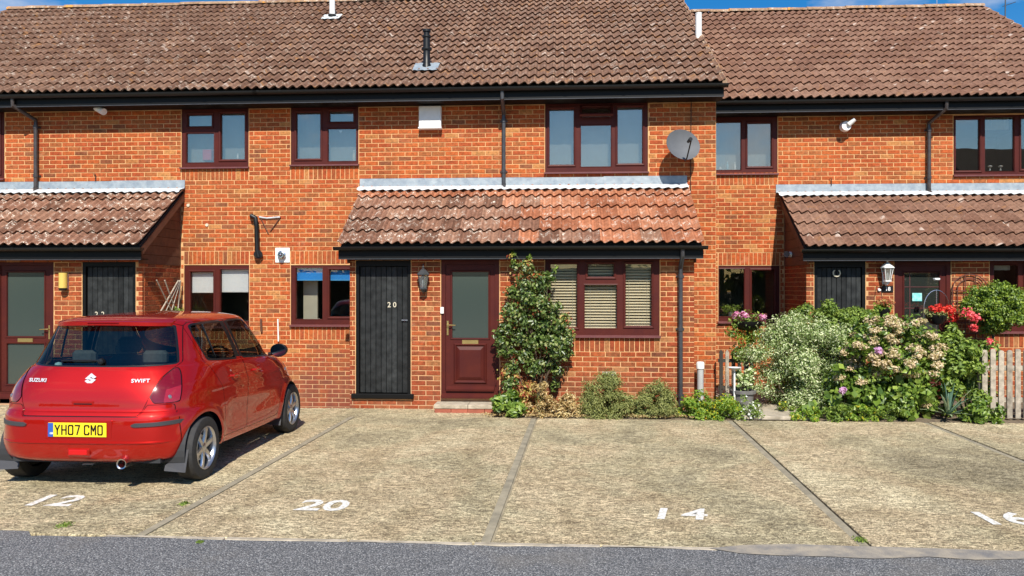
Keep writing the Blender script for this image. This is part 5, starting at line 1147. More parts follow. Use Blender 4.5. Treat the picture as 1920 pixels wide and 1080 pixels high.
# wheels
def wheel(sgn, ax):
    X, Y = CARX+sgn*.843, CARY+ax; w = MB(); h = .092; W_ = lambda r, d: (r, sgn*d)
    prof = [(.20, -h), (.255, -h-.004), (.288, -h+.004), (.299, -h+.022), (.301, 0), (.299, h-.022), (.288, h-.004), (.255, h+.004), (.205, h), (.200, h-.012)]
    t = w.lathe([(r, sgn*d) for r, d in prof], (X, Y, RW), 'x', 56).build('wheel', M_RUB, car, smooth=True)
    g_ = MB()
    for d in (-.05, -.018, .018, .05): g_.lathe([(.3005, d-.004), (.303, d-.003), (.303, d+.003), (.3005, d+.004)], (X, Y, RW), 'x', 48)
    rim = MB().lathe([(r, sgn*d) for r, d in ((.205, h+.002), (.200, h+.004), (.193, h-.004), (.186, h-.02), (.180, .02), (.178, -.06))], (X, Y, RW), 'x', 56).build('rim', M_ALLOY, t, smooth=True)
    m = MB(); f0 = h-.012
    for k in range(6):
        a = 2*math.pi*k/6+.3; ca, sa = math.cos(a), math.sin(a); V = []
        for r, hw_, d in ((.035, .030, f0-.012), (.10, .024, f0-.004), (.15, .026, f0-.004), (.186, .036, f0-.006)):
            for q, dd in ((-1, -.018), (-.75, 0), (.75, 0), (1, -.018)): V.append((X+sgn*(d+dd), Y+ca*r-sa*hw_*q, RW+sa*r+ca*hw_*q))
        m.add(V, [(4*i+j, 4*i+4+j, 4*i+5+j, 4*i+1+j) for i in range(3) for j in range(3)]+[(0, 1, 2, 3), (15, 14, 13, 12)])
    m.lathe([(.001, sgn*(f0-.002)), (.028, sgn*(f0-.004)), (.05, sgn*(f0-.014)), (.05, sgn*(f0-.04))], (X, Y, RW), 'x', 24); m.build('spokes', M_ALLOY, t, smooth=True)
    MB().cyl((X-sgn*.02, Y, RW), (X+sgn*.02, Y, RW), .125, None, 30).build('brake_disc', M_STEEL, t); MB().cyl((X-sgn*.07, Y, RW), (X-sgn*.065, Y, RW), .185, None, 30).build('brake_backplate', M_CABIN, t)
for sgn in (1, -1):
    for ax in (AX_R, AX_F):
        wheel(sgn, ax)
        # mud flap behind the tyre
        ys = CARY+ax-.335; x0 = CARX+sgn*.70; x1 = CARX+sgn*.905; zt_ = .36
        MB().add([(x0, ys-.02, .155), (x1, ys-.03, .145), (x1, ys+.045, zt_), (x0+sgn*.14, ys+.045, zt_), (x0, ys+.0, .20), (x0, ys-.008, .155), (x1, ys-.018, .145), (x1, ys+.057, zt_), (x0+sgn*.14, ys+.057, zt_), (x0, ys+.012, .20)],
            [(0, 1, 2, 3, 4), (9, 8, 7, 6, 5), (0, 5, 6, 1), (1, 6, 7, 2), (2, 7, 8, 3), (3, 8, 9, 4), (4, 9, 5, 0)]).build('mud_flap', M_TRIM, car)
# mirrors, door handles, side lamp
for sgn in (1, -1):
    d_o = OBJ[('front_door', sgn)]
    m = MB(); c = Vector(C_(sgn*.965, 2.40, 1.085)); m.lathe([(.001, .10), (.05, .085), (.085, .04), (.098, -.01), (.10, -.05), (.094, -.055)], (0, 0, 0), 'y', 20); m.v = [(c.x+x*1.0, c.y+y, c.z+z*.80) for x, y, z in m.v]
    mo = m.build('door_mirror', M_BLKTRIM if True else PAINT, d_o, smooth=True)
    m = MB(); n = 20; m.add([(c.x+.092*math.cos(2*math.pi*i/n), c.y-.052, c.z+.073*math.sin(2*math.pi*i/n)) for i in range(n)], [tuple(range(n))]); m.build('mirror_glass', M('dark_mirror_glass', (.10, .13, .16), .06, 1), d_o); MB().tube([(c.x-sgn*.06, c.y, c.z-.04), (c.x-sgn*.14, c.y, c.z-.05)], .022, 8).build('mirror_stalk', M_BLKTRIM, d_o, smooth=True)
    for nm, s0 in (('rear_door', 1.10), ('front_door', 1.68)):
        zc = .925; xs = .930
        MB().tube([C_(sgn*(xs-.012), s0, zc), C_(sgn*(xs+.018), s0+.025, zc), C_(sgn*(xs+.02), s0+.16, zc-.002), C_(sgn*(xs-.012), s0+.19, zc-.003)], .013, 8).build('door_handle', PAINT, OBJ[(nm, sgn)], smooth=True)
    MB().lathe([(.001, sgn*.012), (.016, sgn*.008), (.02, sgn*.0)], C_(sgn*.925, 2.68, .83), 'x', 12).build('side_repeater', M_CLENS, car)
    MB().box(min(CARX+sgn*.835, CARX+sgn*.85), max(CARX+sgn*.835, CARX+sgn*.85), CARY+1.0, CARY+2.35, .50, .53, .004) if False else None
# green air freshener and things on the parcel shelf
MB().box(CARX-.62, CARX+.62, CARY+.40, CARY+.66, 1.02, 1.035).build('parcel_shelf', M_CABIN, car)
c = C_(-.50, .34, 1.13); tag(MB().lathe([(.001, 0), (.035, .0), (.04, .03), (.03, .075), (.001, .085)], (c[0], CARY+.47, 1.036), 'z', 14).build('air_freshener', M_AQUA, smooth=True), 'pale green rounded air freshener behind the car rear window', 'air freshener')
# ------------------------------------------------------------------ plants
def leaves(clumps, n, size, aspect=.5, fold=.25, up=.5, shell=.55, jit=1.0, zmin=.0, quadleaf=True):
    """leaf-sized folded faces spread through ellipsoid clumps (x,y,z,rx,ry,rz)"""
    C = np.array(clumps, float); vol = (C[:, 3]*C[:, 4]*C[:, 5])**.72; k = RNG.choice(len(C), n, p=vol/vol.sum()); c = C[k]
    d = RNG.normal(size=(n, 3)); d /= np.linalg.norm(d, axis=1, keepdims=True); r = RNG.random(n)**shell; P = c[:, :3]+d*r[:, None]*c[:, 3:6]*(1+.12*RNG.normal(size=(n, 1)))
    ok = P[:, 2] > zmin; P = P[ok]; d = d[ok]; n = len(P)
    nrm = d*.8+np.array([0, -.25, up])+RNG.normal(size=(n, 3))*.55*jit; nrm /= np.linalg.norm(nrm, axis=1, keepdims=True)
    t = np.cross(nrm, RNG.normal(size=(n, 3))); t /= np.linalg.norm(t, axis=1, keepdims=True)+1e-9; b = np.cross(nrm, t)
    s = size*(.6+.8*RNG.random((n, 1))); L = t*s; W = b*s*aspect; H = nrm*s*fold
    a = P-L*.5; tip = P+L*.55-H*.5; l = P-L*.05+W*.5+H*.5; rr = P-L*.05-W*.5+H*.5
    V = np.stack([a, l, tip, rr], 1).reshape(-1, 3); i = np.arange(n)*4; F = np.vstack([np.stack([i, i+1, i+2], 1), np.stack([i, i+2, i+3], 1)]); return V, F
def foliage(parent, name, mat, *a, **k):
    V, F = leaves(*a, **k); o = org(parent); me = nmesh(name, V, F, o); return link(name, me, parent, mat)
def clumpset(box, n, r, seed=0, flat=1, shape=None):
    """random clump centres in (x0,x1,y0,y1,z0,z1)"""
    rg = random.Random(seed); out = []
    while len(out) < n:
        x, y, z = rg.uniform(*box[0:2]), rg.uniform(*box[2:4]), rg.uniform(*box[4:6])
        if shape and not shape(x, y, z): continue
        q = r*rg.uniform(.65, 1.3); out.append((x, y, z, q, q*flat, q*rg.uniform(.7, 1.0)))
    return out
def ell(c, r): return lambda x, y, z: ((x-c[0])/r[0])**2+((y-c[1])/r[1])**2+((z-c[2])/r[2])**2 < 1
def stems(parent, name, base, tops, r, mat, rt=.002, wob=.06):
    m = MB()
    for t in tops:
        b = Vector(base)+Vector((random.uniform(-.03, .03), random.uniform(-.03, .03), 0)); t = Vector(t); p = [b.lerp(t, i/5)+Vector((random.uniform(-wob, wob), random.uniform(-wob, wob), 0))*(1 if 0 < i < 5 else 0) for i in range(6)]
        m.tube(p, r, 5, rt)
    return m.build(name, mat, parent, smooth=True)
M_STEM = M('woody_stem', (.11, .075, .045), .85, vs=20, var=.5); M_GSTEM = M('green_stem', (.10, .14, .04), .7)
L_DK = leaf_mat('dark_glossy_leaf', [(0, (.03, .06, .012)), (.5, (.085, .135, .026)), (.85, (.17, .23, .05)), (1, (.34, .34, .14))], .6, .38, .2)
L_MID = leaf_mat('mid_green_leaf', [(0, (.07, .12, .018)), (.6, (.17, .25, .035)), (1, (.30, .38, .07))], .4, .5)
L_LIME = leaf_mat('lime_green_leaf', [(0, (.10, .19, .02)), (.5, (.20, .32, .035)), (.9, (.32, .40, .05)), (1, (.55, .45, .03))], .4, .5, .35)
L_GREY = leaf_mat('sage_green_leaf', [(0, (.14, .17, .055)), (.5, (.26, .28, .09)), (1, (.40, .40, .16))], .3, .7)
L_VAR = leaf_mat('cream_edged_leaf', [(0, (.09, .14, .03)), (.40, (.22, .31, .09)), (.62, (.44, .50, .25)), (1, (.74, .75, .50))], .4, .5)
L_DRY = leaf_mat('dry_straw_leaf', [(0, (.22, .12, .05)), (.5, (.50, .36, .16)), (1, (.70, .58, .33))], .3, .8)
L_RED = leaf_mat('reddish_leaf', [(0, (.30, .04, .025)), (.35, (.42, .16, .06)), (.65, (.36, .32, .06)), (1, (.55, .40, .16))], .4, .6)
L_CRM = leaf_mat('faded_cream_floret', [(0, (.34, .30, .12)), (.4, (.55, .43, .25)), (.75, (.66, .50, .36)), (1, (.72, .64, .46))], .3, .7)
L_TOP = leaf_mat('box_ball_leaf', [(0, (.06, .11, .012)), (.5, (.15, .23, .025)), (1, (.30, .38, .04))], .5, .45)
L_HOST = leaf_mat('broad_green_leaf', [(0, (.05, .10, .018)), (.6, (.15, .235, .03)), (1, (.30, .39, .07))], .5, .4, .25)
L_PINK = leaf_mat('pink_petal', [(0, (.50, .12, .30)), (.6, (.70, .30, .50)), (1, (.80, .55, .68))], .3, .6, .3); L_MAUVE = leaf_mat('mauve_petal', [(0, (.50, .25, .50)), (1, (.75, .50, .72))], .3, .6, .3)
L_ROSE = leaf_mat('rose_petal', [(0, (.62, .04, .07)), (.6, (.78, .10, .13)), (1, (.85, .25, .24))], .3, .5, .25); L_GER = leaf_mat('scarlet_petal', [(0, (.55, .02, .02)), (1, (.75, .07, .04))], .3, .5, .2)
L_WHT = leaf_mat('white_petal', [(0, (.6, .6, .56)), (1, (.8, .8, .78))], .3, .6, .2); L_YEL = leaf_mat('yellow_petal', [(0, (.7, .5, .02)), (1, (.8, .7, .05))], .3, .6, .3)
L_YUC = M('yucca_blade', (.10, .19, .13), .5, vs=12, var=.3, island=.2); L_YUC2 = M('yucca_blade_pale', (.30, .36, .20), .5)
def Q(px, py, Y): return WX(px, Y), WZ(px, py, Y)
def shrub(name, label, cat, base, box, nc, r, n, size, mat, seed, stem=True, shape=None, group=None, **kw):
    o = root(name, (base[0], base[1], 0.03), label, cat, group); cl = clumpset(box, nc, r, seed, shape=shape); foliage(o, 'foliage', mat, cl, n, size, **kw)
    if stem: stems(o, 'stem', (base[0], base[1], 0), [c[:3] for c in cl[::max(1, len(cl)//9)]], .012, M_STEM)
    return o, cl
# -- climbing shrub beside the front door
def pxc(px, py, Y, rpx, rz=None, ry=None):
    x, z = Q(px, py, Y); k = dep(x, Y)/FPX; return (x, Y, z, rpx*k, ry or rpx*k, (rz or rpx)*k)
YC = YE-.24
o = root('climbing_shrub', (WX(1000, YC), YC+.1, 0), 'tall dark glossy climber trained up the wall between front door and window', 'climber')
cl = [pxc(px, py, YC+random.uniform(-.12, .1), r) for px, py, r in ((1056, 600, 16), (1068, 625, 14), (1045, 575, 12), (934, 628, 13), (965, 500, 10), (988, 500, 15), (985, 530, 22), (1012, 528, 24), (1030, 520, 14), (962, 550, 18), (990, 560, 24), (1016, 572, 24), (1034, 590, 16), (960, 585, 22), (985, 600, 26),
    (1020, 610, 26), (1048, 615, 18), (948, 615, 20), (975, 630, 24), (1005, 640, 26), (1040, 645, 24), (1062, 640, 16), (940, 640, 16), (950, 655, 20), (985, 665, 20), (1050, 660, 22), (1066, 662, 12), (1028, 680, 20), (960, 690, 18), (1000, 690, 20), (1045, 695, 14), (940, 660, 12), (955, 720, 18), (1040, 722, 12))]
foliage(o, 'foliage', L_DK, [(a_, b_, c_, d_*.92, e_, f_*.92) for a_, b_, c_, d_, e_, f_ in cl], 7600, .056, aspect=.62, shell=.6); foliage(o, 'young_leaves', L_RED, [cl[0], cl[1], cl[5], pxc(945, 700, YC, 16), pxc(958, 480, YC, 7), pxc(962, 520, YC, 10)], 380, .045, aspect=.6)
stems(o, 'stem', (WX(1005, YC), YC+.1, 0), [c[:3] for c in cl[:26:2]], .016, M_STEM, .004, .05); stems(o, 'tip_shoot', cl[1][:3], [(*Q(962, 468, YC),)[0:1]+(YC,)+(Q(962, 468, YC)[1],), (Q(992, 476, YC)[0], YC, Q(992, 476, YC)[1])], .005, M_GSTEM)
foliage(o, 'shoot_leaves', L_MID, [pxc(992, 482, YC, 6), pxc(962, 474, YC, 6), pxc(1040, 506, YC, 7), pxc(1044, 500, YC, 5), pxc(962, 490, YC, 6)], 90, .045, aspect=.6)
# -- low plants along the bed
def low(px, py_top, py_bot, wpx, Y, mat, label, name, cat, n, size, seed, aspect=.4, extra=None, nc=26, dy=.22, up=.5, stem=True, shell=.6):
    x = WX(px, Y); k = dep(x, Y)/FPX; zt = max(.1, WZ(px, py_top, Y)); w = wpx*k/2
    o = root(name, (x, Y, .02), label, cat); sh = lambda X_, Y_, Z_: ((X_-x)/w)**2+((Y_-Y)/dy)**2+(max(0, Z_-.0)/zt)**2 < 1.0
    cl = clumpset((x-w, x+w, Y-dy, Y+dy, .02, zt), nc, min(w, zt)*.30, seed, shape=sh); foliage(o, 'foliage', mat, cl, n, size, aspect=aspect, up=up, shell=shell)
    if stem: stems(o, 'stem', (x, Y, 0), [c[:3] for c in cl[::3]], .006, M_GSTEM)
    if extra: 
        for nm, mt, nn, sz in extra: foliage(o, nm, mt, cl, nn, sz, aspect=.8, shell=.25)
    return o
low(957, 738, 780, 76, 10.98, L_HOST, 'low bright green leafy plant in front of the climber by the door step', 'leafy_plant', 'plant', 1300, .075, 3, .6, nc=22)
low(985, 700, 775, 90, 11.22, L_RED, 'bushy reddish-tipped shrub with yellowing leaves under the climber', 'reddish_shrub', 'shrub', 2600, .05, 4, .45, nc=30)
low(1012, 712, 778, 52, 11.02, L_DRY, 'dry brown stalky plant left of the straw-coloured clump', 'dried_plant', 'plant', 1300, .055, 5, .22, up=1.4)
low(1055, 740, 780, 78, 11.0, L_DRY, 'low straw-coloured dead clump between the dry plant and the sage bush', 'straw_clump', 'plant', 1300, .06, 6, .25, up=.9)
low(1140, 704, 783, 112, 11.02, L_GREY, 'wide rounded sage-green bush below the air brick', 'sage_green_bush', 'bush', 12000, .042, 7, .22, nc=60, up=1.2, dy=.26)
low(1225, 716, 783, 92, 11.0, L_GREY, 'smaller sage-green bush right of the wide one, below the window end', 'sage_green_bush', 'bush', 8500, .042, 8, .22, nc=46, up=1.2)
low(1302, 732, 784, 80, 10.98, L_LIME, 'vivid lime-green leafy plant at the foot of the grey downpipe', 'lime_green_plant', 'plant', 2400, .045, 9, .5, nc=40)
low(1352, 742, 786, 78, 10.93, L_LIME, 'yellow-flecked green plant right of the lime-green one', 'yellow_flecked_plant', 'plant', 2000, .04, 10, .45, nc=34, extra=[('yellow_flowers', L_YEL, 130, .025)])
low(1400, 745, 786, 60, 10.95, L_MID, 'low green plant with small white flowers before the grey pot', 'white_flowered_plant', 'plant', 1100, .035, 11, .45, nc=26, extra=[('white_flowers', L_WHT, 190, .032)])
low(1472, 752, 772, 40, 11.3, L_MID, 'small tuft with yellow flowers behind the garden path', 'yellow_flowered_tuft', 'plant', 500, .035, 12, .45, nc=14, extra=[('yellow_flowers', L_YEL, 60, .03)])
gc = [low(1515+i*52, 762-4*(i % 2), 790, 76, 10.95, (L_LIME, L_MID)[i % 2], ('low lime-green ground cover beside the garden path', 'low green ground cover under the cream-leaved bush', 'low lime ground cover in front of the hydrangea', 'low green leaves left of the spiky yucca')[i], 'ground_cover_plant', 'plant', 900, .045, 20+i, .5, nc=24) for i in range(4)]
low(1842, 752, 795, 76, 10.86, L_HOST, 'spreading bright green plant at the end of the picket fence', 'spreading_plant', 'plant', 900, .07, 31, .55, nc=22)
# -- large bushes
Yb = 11.75; xb, _ = Q(1497, 600, Yb)
o = root('cream_leaved_bush', (xb, Yb, 0), 'large rounded bush of small cream-edged leaves in front of the right porch', 'bush')
def pxbox(x0, x1, y0, y1, Y, d): a, b = WX(x0, Y), WX(x1, Y); c_ = (x0+x1)/2; return (a, b, Y-d, Y+d, WZ(c_, y1, Y), WZ(c_, y0, Y))
bx = pxbox(1405, 1606, 590, 770, Yb, .5); bx = bx[:4]+(bx[4]-.06, bx[5]); c0 = ((bx[0]+bx[1])/2, Yb, (bx[4]+bx[5])/2); cl = clumpset(bx, 120, .18, 41, shape=ell(c0, ((bx[1]-bx[0])/2*1.04, .5, (bx[5]-bx[4])/2*1.06)))
foliage(o, 'foliage', L_VAR, cl, 38000, .038, aspect=.45, shell=.5); stems(o, 'stem', (xb, Yb, 0), [c[:3] for c in cl[::5]], .015, M_STEM)
top = clumpset(pxbox(1495, 1640, 572, 622, Yb+.35, .3), 26, .11, 42); o2 = root('green_topped_bush', (WX(1560, Yb+.5), Yb+.5, 0), 'soft green bush rising behind the cream-leaved one, below the store door', 'bush')
foliage(o2, 'foliage', L_MID, top, 7000, .055, aspect=.5); stems(o2, 'stem', (WX(1560, Yb+.5), Yb+.5, 0), [c[:3] for c in top[::4]], .012, M_STEM)
Yh = 11.35; xh = WX(1660, Yh); o = root('hydrangea', (xh, Yh, 0), 'big bush of faded cream flower heads and green leaves, centre of the right garden', 'hydrangea')
bx = pxbox(1562, 1770, 600, 778, Yh, .42); c0 = ((bx[0]+bx[1])/2, Yh, (bx[4]+bx[5])/2-.05); cl = clumpset(bx, 110, .17, 43, shape=ell(c0, ((bx[1]-bx[0])/2*1.05, .45, (bx[5]-bx[4])/2*1.12)))
foliage(o, 'foliage', L_HOST, cl, 11000, .062, aspect=.7, shell=.6); fh = [(c[0], c[1]-.10, c[2]+.04, .085, .07, .05) for c in cl if c[2] > .55 or random.random() < .35]
fh += [(c[0]+random.uniform(-.12, .12), c[1]-.12, c[2]+random.uniform(-.1, .1), .075, .06, .045) for c in cl if c[2] > .7]
foliage(o, 'flower_heads', L_CRM, fh, 21000, .030, aspect=.85, shell=.4, up=.8); stems(o, 'stem', (xh, Yh, 0), [c[:3] for c in cl[::6]], .012, M_STEM)
Yv = 10.98; o = root('bindweed_vine', (WX(1660, Yv), Yv, 0), 'broad heart-leaved vine with two mauve blooms climbing over the hydrangea front', 'vine')
vc = [pxc(px, py, Yv+random.uniform(-.05, .15), r) for px, py, r in ((1600, 735, 22), (1640, 745, 26), (1690, 740, 28), (1730, 735, 26), (1620, 700, 14), (1570, 690, 10), (1640, 760, 24), (1700, 768, 24), (1742, 762, 20), (1625, 655, 12), (1560, 745, 16), (1520, 765, 14), (1770, 700, 16), (1600, 765, 18))]
foliage(o, 'foliage', L_HOST, vc, 1100, .105, aspect=.85, shell=.7, fold=.15, up=.1); stems(o, 'stem', (WX(1650, Yv), Yv, 0), [c[:3] for c in vc], .006, M_GSTEM)
for px, py in ((1648, 657), (1580, 731)): foliage(o, 'bloom', L_MAUVE, [pxc(px, py, Yv-.12, 7)], 46, .05, aspect=.9, up=0)
Yr_ = 11.25; o = root('rose_bush', (WX(1815, Yr_), Yr_, 0), 'tall green rose bush with coral-pink blooms left of the picket fence', 'rose bush')
bx = pxbox(1745, 1868, 600, 775, Yr_, .3); c0 = ((bx[0]+bx[1])/2, Yr_, (bx[4]+bx[5])/2-.05); cl = clumpset(bx, 46, .13, 44, shape=ell(c0, ((bx[1]-bx[0])/2*1.05, .32, (bx[5]-bx[4])/2*1.1)))
foliage(o, 'foliage', L_MID, cl, 8000, .065, aspect=.6, shell=.65); stems(o, 'stem', (WX(1815, Yr_), Yr_, 0), [c[:3] for c in cl[::3]], .010, M_GSTEM)
for px, py, r in ((1815, 588, 13), (1829, 596, 12), (1825, 615, 9), (1856, 640, 8), (1862, 657, 6)): foliage(o, 'rose_bloom', L_ROSE, [pxc(px, py, Yr_-.15, r*.8)], 70, .04, aspect=.95, up=.1, shell=.8, fold=.4)
# -- yucca: every blade a part
Yy = 10.93; x0 = WX(1778, Yy); o = root('yucca', (x0, Yy, 0), 'spiky blue-green yucca with sword leaves in front of the rose bush', 'yucca')
for i in range(34):
    az = random.uniform(0, 2*math.pi); el = R(random.uniform(12, 80)); L = random.uniform(.34, .52); d = Vector((math.cos(az)*math.cos(el), math.sin(az)*math.cos(el)*.7, math.sin(el))); b = Vector((x0, Yy, .08)); sd = d.cross(Vector((0, 0, 1))).normalized(); nn = sd.cross(d); m = MB(); V = []
    for t, w in ((0, .014), (.3, .019), (.65, .013), (1, .001)): p = b+d*L*t-Vector((0, 0, .10*t*t*math.cos(el))); V += [p-sd*w+nn*.005, p, p+sd*w+nn*.005]
    m.add(V, [(3*j+k, 3*j+k+1, 3*j+4+k, 3*j+3+k) for j in range(3) for k in range(2)]); m.build('leaf_blade', L_YUC if i % 4 else L_YUC2, o, fix=False)
# -- clipped ball tree
Yt = 12.0; xt, zt = Q(1866, 578, Yt); kb = dep(xt, Yt)/FPX; o = root('ball_tree', (xt, Yt, 0), 'clipped ball-headed bush on a thin bare trunk before the right porch window', 'topiary tree')
rx, rz = 59*kb, 47*kb; cl = clumpset((xt-rx, xt+rx, Yt-rx, Yt+rx, zt-rz, zt+rz), 170, .10, 45, shape=ell((xt, Yt, zt), (rx*.9, rx*.9, rz*.9)))
foliage(o, 'crown', L_TOP, cl, 24000, .038, aspect=.6, shell=.55); MB().tube([(xt-.06, Yt, 0), (xt-.05, Yt, .5), (xt-.02, Yt+.01, zt-.2)], .024, 8, .018).build('trunk', M_STEM, o, smooth=True)
stems(o, 'branch', (xt-.02, Yt, zt-rz*.9), [c[:3] for c in cl[::8]], .009, M_STEM)
# -- picket fences
M_PICK = M('silvered_fence_wood', (.42, .36, .28), .85, vs=14, var=.6, c2=(.20, .17, .13), island=.25, bump=.003, bs=50); M_DPICK = M('dark_fence_wood', (.05, .04, .03), .85, island=.3)
Yf_ = 11.02; o = root('picket_fence', (WX(1890, Yf_), Yf_+.02, 0), 'weathered grey picket fence with rounded tops at the right edge', 'picket fence')
for i in range(14):
    px = 1846+i*15.6; x = WX(px, Yf_); zt_ = WZ(px, 655+random.uniform(-2, 2), Yf_); w = .035
    P = [(x-w, .03), (x+w, .03), (x+w, zt_-.03), (x+w*.75, zt_-.008), (x, zt_), (x-w*.75, zt_-.008), (x-w, zt_-.03)]; MB().prism(P, Yf_-.011, Yf_+.011, 'y').build('picket', M_PICK, o)
xa, xb_ = WX(1840, Yf_), WX(2100, Yf_)
for z in (.28, .72): MB().box(xa, xb_, Yf_+.013, Yf_+.043, z-.035, z+.035, .004).build('rail', M_PICK, o)
for x in (xa+.03, (xa+xb_)/2): MB().box(x-.035, x+.035, Yf_+.045, Yf_+.115, -.1, .95, .006).build('post', M_PICK, o)
Yg = 12.5; o = root('picket_gate', (WX(1366, Yg), Yg, 0), 'dark picket gate in shade between the brick pier and the flower pot', 'picket gate')
for i in range(6):
    x = WX(1352+i*11.5, Yg); MB().prism([(x-.028, .06), (x+.028, .06), (x+.028, .80), (x, .84), (x-.028, .80)], Yg-.01, Yg+.01, 'y').build('picket', M_PICK if i in (1, 3) else M_DPICK, o)
for z in (.22, .66): MB().box(WX(1347, Yg), WX(1418, Yg), Yg+.011, Yg+.035, z-.03, z+.03).build('rail', M_DPICK, o)
# -- pot with a dish-topped stand beside it
Yp_ = 11.55; xp = WX(1393, Yp_); k_ = dep(xp, Yp_)/FPX; M_POT = M('grey_stone_pot', (.17, .16, .15), .8, vs=14, var=.4)
o = root('plant_pot', (xp, Yp_, .0), 'grey flower pot with a thick rim between the gate and the cream-leaved bush', 'plant pot')
MB().lathe([(.001, .02), (.115, .02), (.16, .27), (.185, .275), (.19, .32), (.17, .325), (.165, .29), (.001, .29)], (xp, Yp_, 0), 'z', 32).build('pot_body', M_POT, o, smooth=True)
o = root('potted_shrub', (xp, Yp_, .29), 'small cream-leaved shrub growing in the grey pot', 'shrub'); foliage(o, 'foliage', L_VAR, [(xp+.02, Yp_, .45, .14, .13, .14), (xp-.08, Yp_, .55, .08, .08, .1), (xp+.1, Yp_, .58, .08, .08, .08)], 420, .055, aspect=.6); stems(o, 'stem', (xp, Yp_, .29), [(xp+.02, Yp_, .5), (xp-.08, Yp_, .55), (xp+.1, Yp_, .58)], .006, M_STEM)
xq = WX(1377, Yp_-.1); zq = WZ(1377, 691, Yp_-.1); o = root('bird_bath', (xq, Yp_-.1, 0), 'small white dish on a thin white post beside the grey pot', 'bird bath')
MB().lathe([(.001, zq-.015), (.05, zq-.01), (.095, zq+.01), (.10, zq+.018), (.085, zq+.016), (.001, zq-.004)], (xq, Yp_-.1, 0), 'z', 24).build('dish', M_WHITE, o, smooth=True); MB().cyl((xq, Yp_-.1, 0), (xq, Yp_-.1, zq-.012), .014, None, 10).build('post', M_WHITE, o)
# -- baskets and window flowers
def basket(px, py, Y, r, mat_p, label, n=500, fol=L_MID, wall=None, trail=0):
    c = P3(px, py, Y); o = root('hanging_basket', (c.x, Y, c.z-.12), label, 'hanging basket'); MB().lathe([(.001, -.16), (r*.5, -.14), (r*.85, -.05), (r*.9, 0), (r*.8, 0), (.001, -.02)], c, 'z', 18).build('basket_bowl', M_BLACK, o, smooth=True)
    foliage(o, 'foliage', fol, [(c.x, c.y, c.z+.02, r*1.1, r, r*.6)]+[(c.x+random.uniform(-1, 1)*r, c.y-.05, c.z-trail*random.random(), r*.4, r*.4, r*.5) for _ in range(5)], n, .05, aspect=.5)
    foliage(o, 'blossom', mat_p, [(c.x+random.uniform(-1, 1)*r*.9, c.y-.05-random.random()*.08, c.z+.06+random.random()*.08, .06, .05, .045) for _ in range(9)], int(n*.7), .034, aspect=.9, shell=.5); return o, c
o, c = basket(1402, 602, 12.45, .26, L_PINK, 'pink-flowered basket of trailing plants hanging beside the brick pier', 700, trail=.75)
foliage(o, 'trailing_leaves', L_LIME, [(c.x-.12, c.y, c.z-.22, .14, .12, .18), (c.x+.05, c.y, c.z-.28, .16, .14, .18), (c.x+.12, c.y, c.z-.12, .14, .1, .12)], 650, .05, aspect=.35); foliage(o, 'lower_leaves', L_DK, [(c.x-.10, c.y, c.z-.50, .17, .13, .17), (c.x+.10, c.y, c.z-.55, .14, .13, .14)], 650, .05, aspect=.5)
MB().tube([(c.x, c.y, c.z), (c.x, c.y, 0)], .02, 8).build('stand', M_BLACK, o)
o, c = basket(1655, 578, YE2-.25, .13, L_RED, 'basket of red-leaved plants under the 18 plate', 360, fol=L_LIME); MB().tube([(c.x, YE2-.01, c.z+.35), (c.x, YE2-.2, c.z+.30), (c.x, c.y, c.z)], .005, 5).build('hanger', M_BLACK, o)
o, c = basket(1756, 590, YE2-.45, .17, L_GER, 'basket of scarlet geraniums on wire hoops before the leaded door', 420, fol=L_GREY)
m = MB(); m.tube([(c.x-.19, c.y, c.z-.05)]+[(c.x-.19*math.cos(t), c.y, c.z+.10+.28*math.sin(t)) for t in [math.pi*i/14 for i in range(15)]]+[(c.x+.19, c.y, c.z-.05)], .006, 6); m.tube([(c.x, c.y, 0), (c.x, c.y, c.z+.38)], .006, 6); m.build('wire_hoop', M_STEEL, o)
MB().box(c.x-.04, c.x+.04, c.y-.04, c.y+.04, c.z+.53, c.z+.565, .01).build('solar_cap', M_WHITE, o); foliage(o, 'side_blossom', L_GER, [(c.x+.17, c.y-.05, c.z+.06, .09, .08, .10), (c.x+.24, c.y-.03, c.z-.04, .07, .06, .07)], 260, .036, aspect=.9)
c = P3(1372, 583, YM2+.12); o = root('sill_plant', c, 'green pot plant on the inner sill of the right downstairs window', 'pot plant'); foliage(o, 'foliage', L_MID, [(c.x, YM2+.2, c.z+.03, .2, .05, .09)], 150, .06); MB().cyl((c.x, YM2+.2, c.z-.1), (c.x, YM2+.2, c.z-.02), .05, .06, 12).build('pot', M_POT, o)
# -- trellises on walls
M_RUST = M('rusty_trellis_steel', (.12, .045, .03), .7, .3)
Yq = YE2-.03; xl, xr = WX(1786, Yq), WX(1852, Yq); zc = WZ(1820, 543, Yq); o = root('arched_trellis', ((xl+xr)/2, Yq, 0), 'rust-brown arched metal trellis on the brick between leaded door and ball tree', 'trellis')
rr_ = (xr-xl)/2; xm = (xl+xr)/2
for q in (1, .72): MB().tube([(xm-rr_*q, Yq, .1)]+[(xm-rr_*q*math.cos(t), Yq, zc+rr_*.9*q*math.sin(t)) for t in [math.pi*i/16 for i in range(17)]]+[(xm+rr_*q, Yq, .1)], .008, 6).build('hoop' if q == 1 else 'inner_hoop', M_RUST, o)
for i, f in enumerate((-.3, .3)): MB().tube([(xm+rr_*f, Yq-.01, .1), (xm+rr_*f, Yq-.01, zc+rr_*.9*math.sqrt(1-f*f))], .008, 6).build('upright', M_RUST, o)
for i in range(7): MB().tube([(xl, Yq-.008, zc-.02-i*.17), (xr, Yq-.008, zc-.02-i*.17)], .008, 6).build('cross_bar', M_RUST, o)
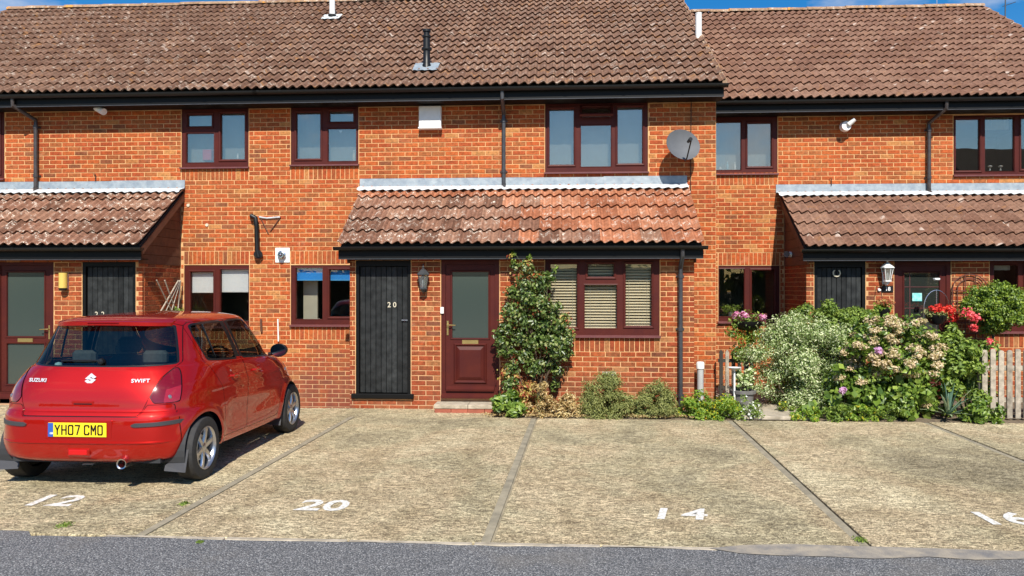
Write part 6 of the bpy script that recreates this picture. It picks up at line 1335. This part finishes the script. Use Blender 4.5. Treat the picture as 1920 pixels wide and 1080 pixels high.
Xs = -6.45+.05; o = root('fan_trellis', (Xs, 12.1, 0), 'silvery fan trellis with sparse climber on the side wall of the left porch', 'trellis')
for a, b in ((11.75, 12.55), (11.95, 12.6), (12.2, 12.62), (12.5, 12.62), (12.5, 11.85), (12.6, 12.1)): MB().tube([(Xs, a, 1.25), (Xs, b, 1.95)], .012, 5).build('lath', M_PICK, o)
o = root('wall_climber', (Xs+.05, 12.2, 0), 'sparse small-leaved climber at the foot of the fan trellis', 'climber'); foliage(o, 'foliage', L_MID, [(Xs+.1, 12.25, 1.28, .14, .35, .12), (Xs+.06, 12.45, 1.4, .1, .2, .1)], 420, .06, aspect=.45); stems(o, 'stem', (Xs+.05, 12.3, 0), [(Xs+.08, 12.2, 1.5), (Xs+.08, 12.45, 1.8)], .01, M_STEM)
# -- weeds in the joints
for k, (px, py, w, lb) in enumerate(((345, 945, 16, 'tuft of weeds in the joint right of the red car'), (1612, 1012, 22, 'tuft of moss at the road end of the right joint'), (375, 1018, 12, 'small weed in the road edge below the 12'), (120, 985, 30, 'green weeds at the road edge under the painted 12'))):
    x, y = G(px, py); s_ = w*y/FPX*.5; o = root('weed_tuft', (x, y, 0), lb, 'weed'); foliage(o, 'foliage', L_MID, [(x, y, .0, s_*1.2, s_*1.6, .018)], 260, .020, aspect=.35, up=1.2)
sc = MB(); 
V, F = leaves([(x, 10.92+random.uniform(-.05, .1), .035, .25, .12, .02) for x in np.linspace(-.9, 1.9, 12)], 2600, .03, aspect=.3, zmin=-1); tag(link('leaf_litter', nmesh('leaf_litter', V, F), None, L_DRY), 'dry leaf litter scattered along the front of the planting bed', 'leaf litter', kind='stuff')
# ------------------------------------------------------------------ across the road (seen only in the glass and the paint)
for i, (x, w, h, y) in enumerate(((-24, 9, 3.4, -17), (-10, 8, 3.0, -18), (3, 9, 3.2, -17), (15, 7, 3.0, -18))):
    o = root('far_hedge', (x, y, 0), ('clipped hedge across the road, far left of four', 'clipped hedge across the road, second of four from the left', 'clipped hedge across the road, third of four from the left', 'clipped hedge across the road, far right of four')[i], 'hedge', 'hedges across the road')
    MB().box(x-w*.7, x+w*.7, y-.5, y+.5, 0, h-.4).build('inner_growth', M_HEDGE, o); foliage(o, 'foliage', M_HEDGE, [(x+random.uniform(-.75, .75)*w, y+random.uniform(-.5, .6), random.uniform(.4, h-.4), 1.1, .8, .6) for _ in range(30)], 3500, .35, aspect=.7)
o = root('far_house', (30, -16, 0), 'brown-roofed house across the road, reflected in the upstairs right window', 'house')
MB().box(22, 40, -22, -12, 0, 5.2).build('wall', MB2, o); MB().prism([(-23, 5.1), (-17, 9.6), (-11, 5.1)], 21.5, 40.5, 'x').build('roof', M_DECK, o)
